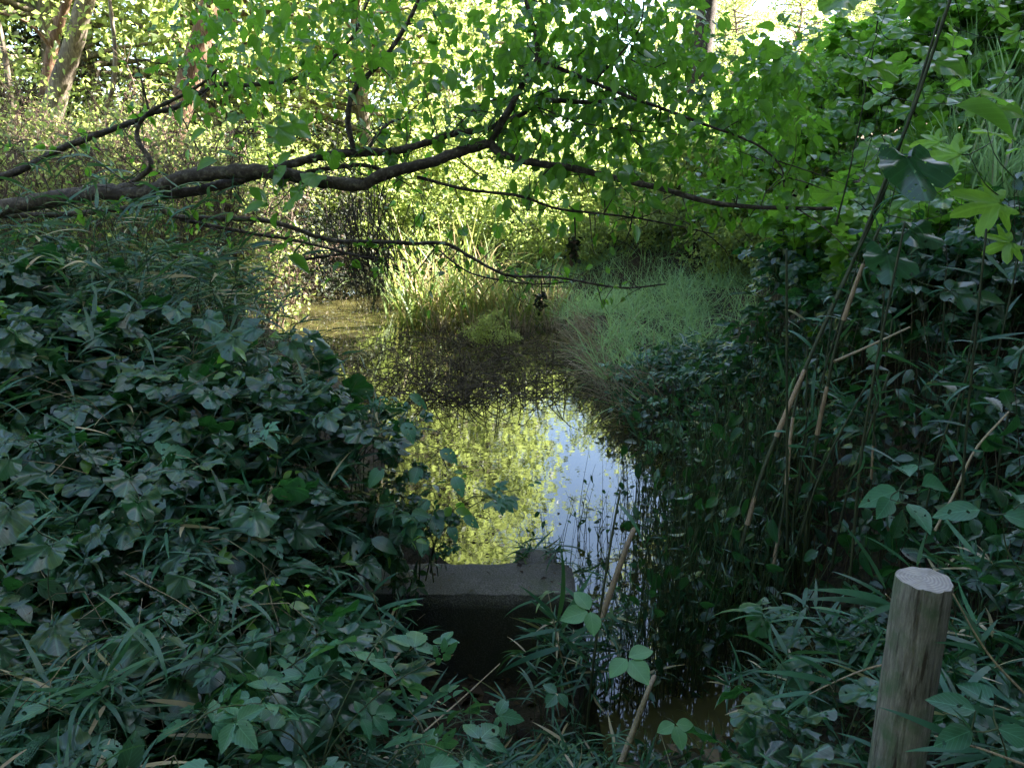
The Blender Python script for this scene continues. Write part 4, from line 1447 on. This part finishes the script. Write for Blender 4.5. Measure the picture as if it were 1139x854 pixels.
for px, Y, s_ in [(112, 14, .85), (150, 13.4, .75), (330, 14.5, .8), (365, 15.5, .9), (20, 15, .9), (285, 15.6, .8), (-30, 13, .8), (250, 13.0, .7), (160, 13.6, .85), (140, 17, 1.3), (60, 18, 1.4), (310, 19, 1.3)]:
    p = P(px, 200, Y)
    DARKGAP.put((p[0], p[1], g1(p[0], p[1])), rng.uniform(0, 6.28), s_, 'dark shrub added as a shaded gap between the trunks beyond the pond', 'dark gap shrubs beyond the pond')
DARKGAP.finish()
p = P(548, 388, 10.0)
SHRUB.put((p[0], p[1], WATER - 0.05), 1.0, 0.3, 'small round green bush standing in the pond before the reeds')

# far trees beyond the bright field
for x, y, s in [(10, 52, .8), (14, 60, .9), (20, 56, .9), (17, 66, 1.0), (25, 64, 1.0), (32, 60, 1.0), (6, 62, .8), (38, 66, 1.2), (2, 58, .85), (12, 46, .6), (17, 50, .75), (22, 49, .75), (27, 55, .9), (8, 48, .6), (30, 50, .85), (13.5, 54, .8), (24, 58, 1.0)]:
    TREE.put((x, y, g1(x, y)), rng.uniform(0, 6.28), s, 'pale sun bleached tree beyond the bright field', 'far trees beyond the bright field')

# tall trees on the right-hand rise: their crowns keep the sun off the outlet
for x, y, s in [(20, -3, 1.5), (19, 2, 1.6), (20, 7, 1.7), (19.5, 11.5, 1.7), (21, 15.5, 1.3), (21, 19.5, 1.0), (22.5, 24.5, 1.05), (25, 4, 1.8), (26, 10, 1.8), (27, 15, 1.7), (24, -2, 1.6), (15, -6, 1.3),
                (3.2, -4.4, .9), (6.4, 0.6, .8), (7.6, 3.2, .85), (-3.6, -5.0, .9), (0.0, -6.0, 1.0), (-8.5, -1.5, .9)]:  # nearer trees added out of view to cut skylight on thicket and foreground
    SHADE.put((x, y, g1(x, y)), rng.uniform(0, 6.28), s, 'tall dense tree standing round the shaded path', 'tall trees on the right slope')


# visible trunks at the upper left
def trunk(label, pix, Y, r, bark, forks=(), name='bare_trunk_tree'):
    p = np.array([P(a, b, Y) for a, b in pix])
    base = p[0].copy()
    base[2] = g1(base[0], base[1])
    t = thing(name, label, 'tree', None, tuple(base))
    p = np.vstack([[base[0], base[1], base[2] - 0.2], p]) - base
    ext = p[-1] + (p[-1] - p[-2]) * 2.2
    p = np.vstack([p, ext])
    a = Acc()
    tube(a, p, np.linspace(r * 1.25, r * .7, len(p)), 12, 5, 0.03)
    obj('trunk', a, bark, t)
    fo, li = Acc(), Acc()
    cs = []
    for k in range(46):
        c = ext + rng.normal(0, 1, 3) * [1.6, 1.6, 1.2] + [0, 0, 1.2]
        cs.append(c)
        if k % 3 == 0:
            tube(li, [ext, (ext + c) / 2 + [0, 0, .1], c], [r * .3, r * .2, r * .05], 5, 2)
    crown_leaves(fo, cs, 60, 0.4, 0.11)
    for f in forks:
        f = np.array([P(a0, b0, Y + dy) for a0, b0, dy in f]) - base
        tube(li, f, np.linspace(r * .4, r * .12, len(f)), 6, 4, 0.05)
    obj('limb', li, bark, t)
    obj('crown', fo, 'tree', t)


trunk('pale leaning trunk lit along its right side at the upper left', [(48, 190), (62, 112), (80, 55), (97, -6)], 12.6, 0.155, 'greybark')
trunk('darker slim trunk just left of the pale leaning trunk', [(46, 170), (50, 110), (58, 55), (76, -6)], 13.0, 0.09, 'redbark', [[(62, 60, 0), (30, 25, -.3), (-20, 10, -.5)]])
trunk('reddish leaning trunk behind the crossing branches', [(182, 200), (192, 150), (212, 85), (238, -6)], 11.6, 0.17, 'redbark')
trunk('thin pale sapling between the two leaning trunks', [(120, 140), (125, 100), (128, 60), (122, 0)], 11.2, 0.03, 'greybark', [], 'sapling')
trunk('thin pale sapling at the far left edge of the wood', [(25, 190), (12, 110), (5, 60), (-8, 0)], 11.0, 0.04, 'greybark', [], 'sapling')
trunk('dark grey trunk rising beside the bright field', [(778, 90), (780, 60), (784, 30), (788, -5)], 22.0, 0.28, 'bark')


M['redtwig'] = wood_mat('brown_twig', (0.045, 0.030, 0.022), (0.13, 0.085, 0.06), (0.30, 0.22, 0.17), (4, 4, 4), 0.85, 0.3, 4)


def mk_twiggy():
    t = thing('twiggy_shrub', 'twiggy shrub', 'shrub')
    st, fo = Acc(), Acc()
    for k in range(16):
        ang = rng.uniform(0, 6.28)
        h = rng.uniform(1.2, 2.9)
        p = arch(h, rng.uniform(0.3, 1.3), ang, 6, rng.uniform(0, 1.2)) + rng.normal(0, 0.05, (6, 3))
        p[0, 2] = -0.1
        tube(st, p, np.linspace(0.017, 0.005, 6), 5, 4, 0.06)
        q = smooth_path(p, 8)
        for m in range(20):
            i = int(rng.integers(6, len(q)))
            d = rdir(1, 0.1)[0]
            ln = rng.uniform(0.25, 0.8)
            e = q[i] + d * ln - [0, 0, 0.2 * ln * ln]
            mid = (q[i] + e) / 2 + rng.normal(0, 0.05, 3)
            tube(st, [q[i], mid, e], [0.006, 0.004, 0.0015], 4, 3)
            for m2 in range(2):
                d2 = unit(d + rdir(1)[0])
                tube(st, [mid, mid + d2 * ln * .4], [0.003, 0.0012], 3, 1)
            n = rng.poisson(6)
            if n:
                scatter(fo, OVAL[:2] + BLADE[:1], e + rng.normal(0, 0.12, (n, 3)), rdir(n, -.3), rdir(n, 1), rng.uniform(0.04, 0.09, n), tones(n) * 0.9)
    obj('branch', st, 'redtwig', t)
    obj('foliage', fo, 'tree', t)
    return t


TWIGGY = Kind([mk_twiggy for k in range(4)])
for px, Y, s_ in [(-60, 8.2, .85), (10, 9.0, .8), (70, 8.4, .7), (130, 9.2, .8), (185, 8.6, .7), (240, 9.6, .75), (40, 10.2, .85), (110, 10.6, .85), (170, 10.8, .8), (-40, 9.6, .9), (25, 9.9, .72), (95, 9.5, .7), (140, 10.0, .95), (180, 10.2, .78), (262, 10.6, .92), (300, 11.4, .9), (-10, 8.0, .78), (100, 8.0, .66), (250, 8.2, .72), (-20, 7.2, .7), (60, 7.0, .62), (150, 7.4, .62), (220, 7.6, .6), (265, 8.4, .6), (210, 12, .9)]:
    p = P(px, 300, Y)
    TWIGGY.put((p[0], p[1], g1(p[0], p[1])), rng.uniform(0, 6.28), s_, 'tangled brown twiggy shrub under the big limb by the left shore', 'twiggy shrubs of the left shore')
TWIGGY.finish()


# ------------------------------------------------------------------ the overhanging tree
def overhang():
    root = np.array([-5.6, 5.4, g1(-5.6, 5.4)])
    t = thing('overhanging_tree', 'dark crooked tree with long limbs reaching right across the pond', 'tree', None, tuple(root))
    tr = Acc()
    tube(tr, np.array([(0, 0, -0.2), (0.1, -0.1, 0.7), (0.25, -0.15, 1.5), (0.2, 0.1, 2.6), (-0.1, 0.3, 4.2), (0.1, 0.4, 6.0)]), [0.17, 0.14, 0.12, 0.10, 0.08, 0.03], 12, 5, 0.05)
    obj('trunk', tr, 'bark', t)
    px = FPX
    B = []

    def limb(pix, Y, w0, w1, name='limb'):
        Ys = np.interp(np.linspace(0, 1, len(pix)), np.linspace(0, 1, len(Y)), Y) if not np.isscalar(Y) else np.full(len(pix), Y)
        p = np.array([P(a, b, c) for (a, b), c in zip(pix, Ys)]) - root
        a = Acc()
        w = np.linspace(w0, w1, len(pix)) * Ys / FPX / 2 * 0.86
        tube(a, p, w, 9, 7, 0.10)
        obj(name, a, 'bark', t)
        B.append((smooth_path(p, 8), w0))
    Ym = [5.3, 4.9, 4.7]
    limb([(-95, 250), (-20, 236), (60, 221), (110, 214), (160, 215), (200, 199), (246, 192), (300, 191), (351, 201), (400, 206), (426, 194), (480, 180), (505, 171), (545, 159)], Ym, 22, 12)
    limb([(545, 159), (560, 172), (600, 182), (640, 188), (690, 200), (740, 211), (790, 225), (850, 231), (925, 232)], [4.7, 4.5], 11, 4.5)
    limb([(545, 159), (568, 120), (582, 92), (597, 66), (596, 40), (588, 12), (578, -20)], [4.7, 4.9], 9, 4)
    limb([(597, 66), (622, 76), (660, 92), (700, 108), (740, 122), (782, 138), (840, 160), (868, 185), (872, 208)], [4.8, 4.4], 5.5, 2)
    limb([(120, 215), (150, 209), (190, 216), (250, 205), (300, 190), (333, 180), (368, 172), (400, 170), (440, 168), (470, 160), (500, 150), (540, 143), (575, 130), (605, 113), (655, 114), (700, 110)], [5.1, 5.0, 5.0], 14, 5)
    limb([(393, 167), (387, 130), (395, 100), (425, 68), (446, 38), (462, 8), (472, -25)], [5.0, 5.2], 7.5, 4)
    limb([(340, 192), (375, 186), (405, 184), (432, 192)], 5.05, 6, 5)
    limb([(408, 168), (420, 150), (433, 137), (448, 132)], [5.0, 5.3], 5, 2.5)
    limb([(144, 206), (168, 184), (154, 158), (154, 140), (168, 124), (197, 109), (225, 93), (243, 76)], [5.1, 5.3], 7, 3)
    limb([(165, 122), (160, 100), (156, 84), (150, 60)], 5.2, 3, 1.5)
    limb([(-60, 215), (21, 190), (63, 168), (105, 151), (140, 139), (168, 126), (197, 119), (239, 95), (274, 95), (309, 91), (351, 81), (372, 63), (394, 38), (410, 0)], [5.6, 5.6], 9, 3)
    limb([(-60, 246), (0, 240), (70, 239), (140, 232), (175, 228), (197, 241), (298, 246), (366, 267), (420, 269), (462, 271), (495, 271), (524, 286), (547, 299), (570, 307), (620, 309), (690, 320), (740, 316)], [5.5, 5.7], 8, 2.2)
    limb([(464, 197), (520, 211), (577, 218), (619, 232), (661, 237), (703, 242), (752, 251), (800, 262)], [4.8, 4.9], 4.5, 1.5)
    limb([(200, 244), (270, 258), (330, 268), (400, 285), (430, 290)], 5.6, 5, 2)
    limb([(330, 290), (380, 283), (420, 286)], 5.9, 4, 2)
    limb([(480, 272), (520, 302), (560, 312), (600, 316), (650, 312)], 5.9, 2.5, 1.5)
    limb([(660, 92), (690, 60), (712, 30), (716, -10)], 4.7, 3, 1.5)
    limb([(500, 150), (530, 120), (560, 110), (600, 120), (640, 135), (700, 145), (760, 150)], 4.8, 2.5, 1.2)
    # twigs and leaves along the limbs
    tw, fo = Acc(), Acc()
    for q, w0 in B:
        m = len(q)
        L = np.linalg.norm(np.diff(q, axis=0), axis=1).sum()
        for k in range(int(L * 16)):
            i = int(rng.integers(1, m))
            if rng.random() > 0.9:
                continue
            d = rdir(1, -0.05)[0]
            ln = rng.uniform(0.1, 0.45)
            e = q[i] + d * ln + [0, 0, -0.25 * ln * ln]
            mid = (q[i] + e) / 2 + rng.normal(0, 0.03, 3)
            tube(tw, [q[i], mid, e], [0.004, 0.003, 0.0012], 4, 2)
            ppx = q[i] + root - EYE
            u = ppx[0] / ppx[1]
            dens = 0.7 if u < 0.0 else 1.1
            nl = rng.poisson((5 if q[i][2] + root[2] > 1.72 else 2) * dens)
            if nl:
                s = rng.random(nl)
                pos = q[i] + (e - q[i]) * s[:, None]
                fw = unit(np.tile(d, (nl, 1)) + rdir(nl, -0.5))
                scatter(fo, OVAL, pos, fw, rdir(nl, 1.4), rng.uniform(0.04, 0.085, nl), tones(nl))
    obj('twig_sprays', tw, 'bark', t)
    # leafy sprays above the limbs, hanging into view from the crown
    for k in range(640):
        pxx = rng.uniform(200, 900) if k < 360 else rng.uniform(560, 900)
        pyy = (rng.normal(40, 65) if pxx > 430 else rng.normal(10, 50)) if k < 360 else rng.uniform(-20, 225)
        if 790 < pxx < 935 and pyy < 58:
            continue
        Y = rng.uniform(4.3, 6.2)
        c = P(pxx, pyy, Y) - root
        n = int(rng.integers(5, 13))
        off = rng.normal(0, 0.11, (n, 3))
        scatter(fo, OVAL + HEART[:1], c + off, unit(off + [0, 0, -0.12]), rdir(n, 1.3), 0.03 + 0.08 * rng.random(n) ** 1.6, np.clip(tones(n) + rng.normal(0, .2), 0, .97))
    obj('foliage', fo, 'branchleaf', t)


overhang()

# vine leaves draped over the limb
sp = []
for px, py in [(318, 185), (330, 170), (345, 190), (300, 140), (228, 148), (265, 120), (290, 210), (300, 225), (312, 240), (325, 205), (305, 258), (318, 270), (322, 285), (335, 215), (280, 205), (340, 230), (355, 195), (240, 165), (250, 180), (300, 200), (312, 150), (322, 128)]:
    sp.append((px + rng.normal(0, 4), py + rng.normal(0, 4), 4.75 + rng.normal(0, .08), rng.uniform(0.07, 0.14), rng.uniform(0, 360), rng.uniform(-1.0, -0.1)))
sprig('green vine with drooping leaves draped over the big limb', (300, 195, 4.8), sp, 'branchleaf', HEART + OVAL, 'draped_vine', 'vine', 'stem', 0.002, 1.2)


sp = []
for px, py, sz, hd in [(150, 345, .15, 250), (195, 340, .15, 300), (225, 352, .14, 330), (262, 372, .17, 280), (290, 362, .15, 200), (320, 378, .15, 320), (345, 392, .16, 330), (268, 402, .17, 290), (300, 392, .14, 240), (90, 372, .15, 270), (135, 398, .15, 220), (40, 340, .15, 250), (338, 372, .13, 20)]:
    sp.append((px, py, 3.9 + rng.normal(0, .06), sz, hd, -0.35))
sprig('large bluish heart shaped leaves along the crest of the left bank', (240, 440, 3.95), sp, 'vine', HEART, 'broad_leaf_vine', 'vine', 'stem', 0.003, 1.05, .6)
sp = []
for px, py, sz, hd in [(450, 470, .09, 300), (490, 500, .09, 330), (505, 530, .085, 300), (465, 520, .09, 260), (475, 555, .08, 250), (515, 575, .075, 350), (470, 598, .085, 275), (440, 560, .08, 200), (425, 520, .09, 240), (430, 600, .08, 280), (455, 440, .09, 10), (500, 585, .07, 300)]:
    sp.append((px, py, 3.2 + rng.normal(0, .05), sz, hd, -0.5))
sprig('drooping pointed leaves overhanging the water beside the weir', (415, 560, 3.2), sp, 'bramble', SERR, 'overhanging_sprig', 'sprig', 'stem', 0.0025, 1.15, .5)
sp = []
for px, py, sz, hd in [(165, 705, .12, 250), (195, 745, .13, 300), (240, 720, .13, 280), (60, 600, .11, 260), (15, 560, .12, 280), (60, 690, .1, 300), (320, 700, .06, 20)]:
    sp.append((px, py, 2.0 + rng.normal(0, .03), sz, hd, -0.3))
sprig('dark three lobed ivy like leaves low on the left bank', (150, 800, 2.0), sp, 'vine', LOBE3, 'lobed_leaf_vine', 'vine', 'stem', 0.0025, 1.1, .7)

# litter that has dropped on the weir
a = Acc()
n = 60
scatter(a, BLADE + SMALL[:1], np.column_stack([rng.uniform(-.75, .28, n), rng.uniform(3.31, 3.58, n), np.full(n, -0.338)]), rdir(n) * [1, 1, .1], rdir(n, 3), rng.uniform(.012, .04, n), rng.random(n))
stuff('weir_litter', a, 'litter')


sp = []
for k in range(46):
    sp.append((rng.uniform(935, 1150), rng.uniform(-15, 120) if k < 34 else rng.uniform(100, 240), rng.uniform(3.3, 4.6), rng.uniform(.07, .13), rng.uniform(0, 360), rng.uniform(-.8, .1)))
sprig('bright green vine climbing over the leaning canes', (990, 240, 3.6), sp, 'kudzu', HEART + LOBE3[:1], 'climbing_leaf_vine', 'vine', 'stem', 0.002, 1.2, .8)
sp = []
for k in range(60):
    sp.append((rng.uniform(640, 900), rng.uniform(60, 235), rng.uniform(4.3, 5.6), rng.uniform(.05, .10), rng.uniform(0, 360), rng.uniform(-.8, .1)))
sprig('broad leaved vine hung along the right end of the long limb', (860, 232, 4.6), sp, 'kudzu', HEART + LOBE3, 'trailing_vine', 'vine', 'stem', 0.0015, 1.2, .8)


# dark dead conifer spray hanging by the reeds
def hanging():
    top = P(412, 262, 5.9)
    t = thing('hanging_dead_branch', 'dark drooping dead needle branch hanging left of the reeds', 'dead branch', None, tuple(top))
    st, fo = Acc(), Acc()
    for k in range(90):
        x0, y0 = rng.normal(402, 30), rng.uniform(205, 285)
        p0 = P(x0, y0, 5.9) - top
        e = P(0.4 * x0 + 0.6 * 416 + rng.normal(0, 9), max(y0 + 30, 352 - abs(rng.normal(0, 34))), 5.9 + rng.normal(0, 0.1)) - top
        tube(st, [p0, p0 * .7 + e * .3 + rng.normal(0, 0.05, 3), p0 * .35 + e * .65 + rng.normal(0, 0.04, 3), e], [0.0035, 0.003, 0.002, 0.001], 4, 2)
        q = smooth_path([p0, (p0 + e) / 2, e], 16)
        n = 75
        i = rng.integers(3, len(q), n)
        scatter(fo, GRASS, q[i], rdir(n, -1.0), rdir(n, 0.3), rng.uniform(0.03, 0.09, n), rng.random(n))
    obj('twig_sprays', st, 'bark', t)
    obj('foliage', fo, 'needle', t)


hanging()
for px, py, Y, l, lab in [(639, 242, 4.9, 40, 'small brown dead clump dangling from the thin branch over the pond'), (602, 312, 5.8, 28, 'dark dead clump hanging from the lowest branch by the reeds')]:
    b0 = P(px, py, Y)
    t = thing('dangling_clump', lab, 'dead twig', None, tuple(b0))
    st, fo = Acc(), Acc()
    e = P(px - 2, py + l, Y) - b0
    tube(st, [(0, 0, 0), e * .5 + [0.01, 0, 0], e], [0.006, 0.005, 0.002], 5, 3)
    n = 60
    scatter(fo, SMALL, e * rng.uniform(.5, 1.05, n)[:, None] + rng.normal(0, 0.018, (n, 3)), rdir(n, -1), rdir(n), rng.uniform(0.03, 0.06, n), rng.random(n))
    obj('twig', st, 'bark', t)
    obj('foliage', fo, 'needle', t)

# ------------------------------------------------------------------ kudzu slope at the upper right
KS = np.array([P(*a) for a in [(740, 255, 13), (800, 215, 13), (760, 160, 16), (860, 92, 14), (1000, 52, 9), (1139, -30, 7), (1139, 190, 4.6), (1000, 225, 4.6), (900, 205, 6), (860, 260, 5.6), (930, 78, 12), (1300, -70, 7), (1300, 200, 4.6)]])
SLOPE = np.array([P(*a)[:2] for a in [(890, 240, 5.6), (862, 240, 9), (800, 225, 14), (735, 180, 16), (800, 100, 18), (930, 70, 15), (1130, 60, 11), (1400, 60, 7), (1400, 200, 4.6), (1000, 225, 4.6)]])
for (x, y) in pick_in(SLOPE, 215, 0.28):
    s, _ = surf(KS, x, y)
    gz = g1(x, y)
    KUDZU.put((x, y, max(gz, s - 0.62)), rng.uniform(0, 6.28), rng.uniform(0.85, 1.25), 'broad green kudzu leaves blanketing the slope above the thicket', 'kudzu on the right slope', None, (rng.normal(0, .12), rng.normal(0, .12)))
a = Acc()
pts = np.array(pick_in(SLOPE, 5200))
ss = np.array([surf(KS, x, y)[0] for x, y in pts])
gz = G(pts[:, 0], pts[:, 1])
n = len(pts)
zz = np.maximum(gz + 0.05, ss - 0.25 - rng.gamma(1.5, 0.16, n))
scatter(a, HEART + OVAL, np.column_stack([pts, zz]), rdir(n, -0.2), rdir(n, 1.3), rng.uniform(0.06, 0.14, n), tones(n))
stuff('slope_foliage', a, 'kudzu')
b = Acc()
for (x, y) in pick_in(SLOPE, 160):
    s, _ = surf(KS, x, y)
    d = rdir(1, 1.0)[0] * rng.uniform(0.3, 0.9)
    c = np.array([x, y, s - 0.3])
    tube(b, [c - d / 2, c + rng.normal(0, .04, 3), c + d / 2], [0.004, 0.0035, 0.0015], 4, 2, 0, rng.random())
stuff('slope_stalks', b, 'twig')
# long pale grass at the right edge of the slope
SLOPEGRASS = Kind([mk_reed(80, 0.9, 0.10, 'grass') for k in range(2)])
for px, py, Y in [(1120, 60, 5.8), (1090, 20, 6.6), (1120, 120, 5.2), (1080, 110, 5.6), (1139, 90, 5.8), (1095, 60, 6.6), (1130, 40, 6.6), (1060, 130, 6.0), (1150, 150, 5.0)]:
    p = P(px, py + 45, Y)
    SLOPEGRASS.put((p[0], p[1], p[2] - 0.35), rng.uniform(0, 6.28), rng.uniform(.8, 1.1), 'long bluish green grass tuft on the slope at the right edge', 'grass tufts on the slope')

for k in (VINE, HERB, BRAMBLE, SASA, KUDZU, FERN, TALLSASA, WSTEM, REEDS, STRAW, SHRUB, BIGSHRUB, TREE, SHADE, SLOPEGRASS):
    k.finish()

# ------------------------------------------------------------------ light, sky, camera
AZ, EL = math.radians(72), math.radians(43)
w = bpy.data.worlds.new('World')
sc.world = w
w.use_nodes = True
nt = w.node_tree
nt.nodes.clear()
sky = nt.nodes.new('ShaderNodeTexSky')
sky.sky_type = 'NISHITA'
sky.sun_disc = False
sky.sun_elevation = EL
sky.sun_rotation = AZ
sky.altitude = 50
sky.air_density = 1.0
sky.dust_density = 1.2
sky.ozone_density = 1.0
bg = nt.nodes.new('ShaderNodeBackground')
bg.inputs[1].default_value = 0.064
wo = nt.nodes.new('ShaderNodeOutputWorld')
nt.links.new(sky.outputs[0], bg.inputs[0])
nt.links.new(bg.outputs[0], wo.inputs[0])

sl = bpy.data.lights.new('sun', 'SUN')
sl.energy = 5.0
sl.angle = math.radians(0.53)
sl.color = (1.0, 0.95, 0.86)
so = bpy.data.objects.new('sun', sl)
C.objects.link(so)
sv = Vector((math.cos(EL) * math.sin(AZ), math.cos(EL) * math.cos(AZ), math.sin(EL)))
so.rotation_euler = sv.to_track_quat('Z', 'Y').to_euler()
so.location = (20, 5, 30)

cam = bpy.data.cameras.new('camera')
co = bpy.data.objects.new('camera', cam)
C.objects.link(co)
co.location = EYE
co.rotation_euler = (math.pi / 2 - PITCH, 0, 0)
cam.sensor_fit = 'HORIZONTAL'
cam.sensor_width = 36
cam.lens = 36 * FPX / 1139
cam.clip_start = 0.02
cam.clip_end = 600
sc.camera = co

sc.view_settings.view_transform = 'Standard'
sc.view_settings.look = 'None'
sc.view_settings.exposure = 3.85
sc.view_settings.gamma = 1
sc.cycles.max_bounces = 7
sc.cycles.diffuse_bounces = 2
sc.cycles.transmission_bounces = 5
sc.cycles.glossy_bounces = 3
sc.cycles.use_denoising = True
sc.cycles.sample_clamp_indirect = 8
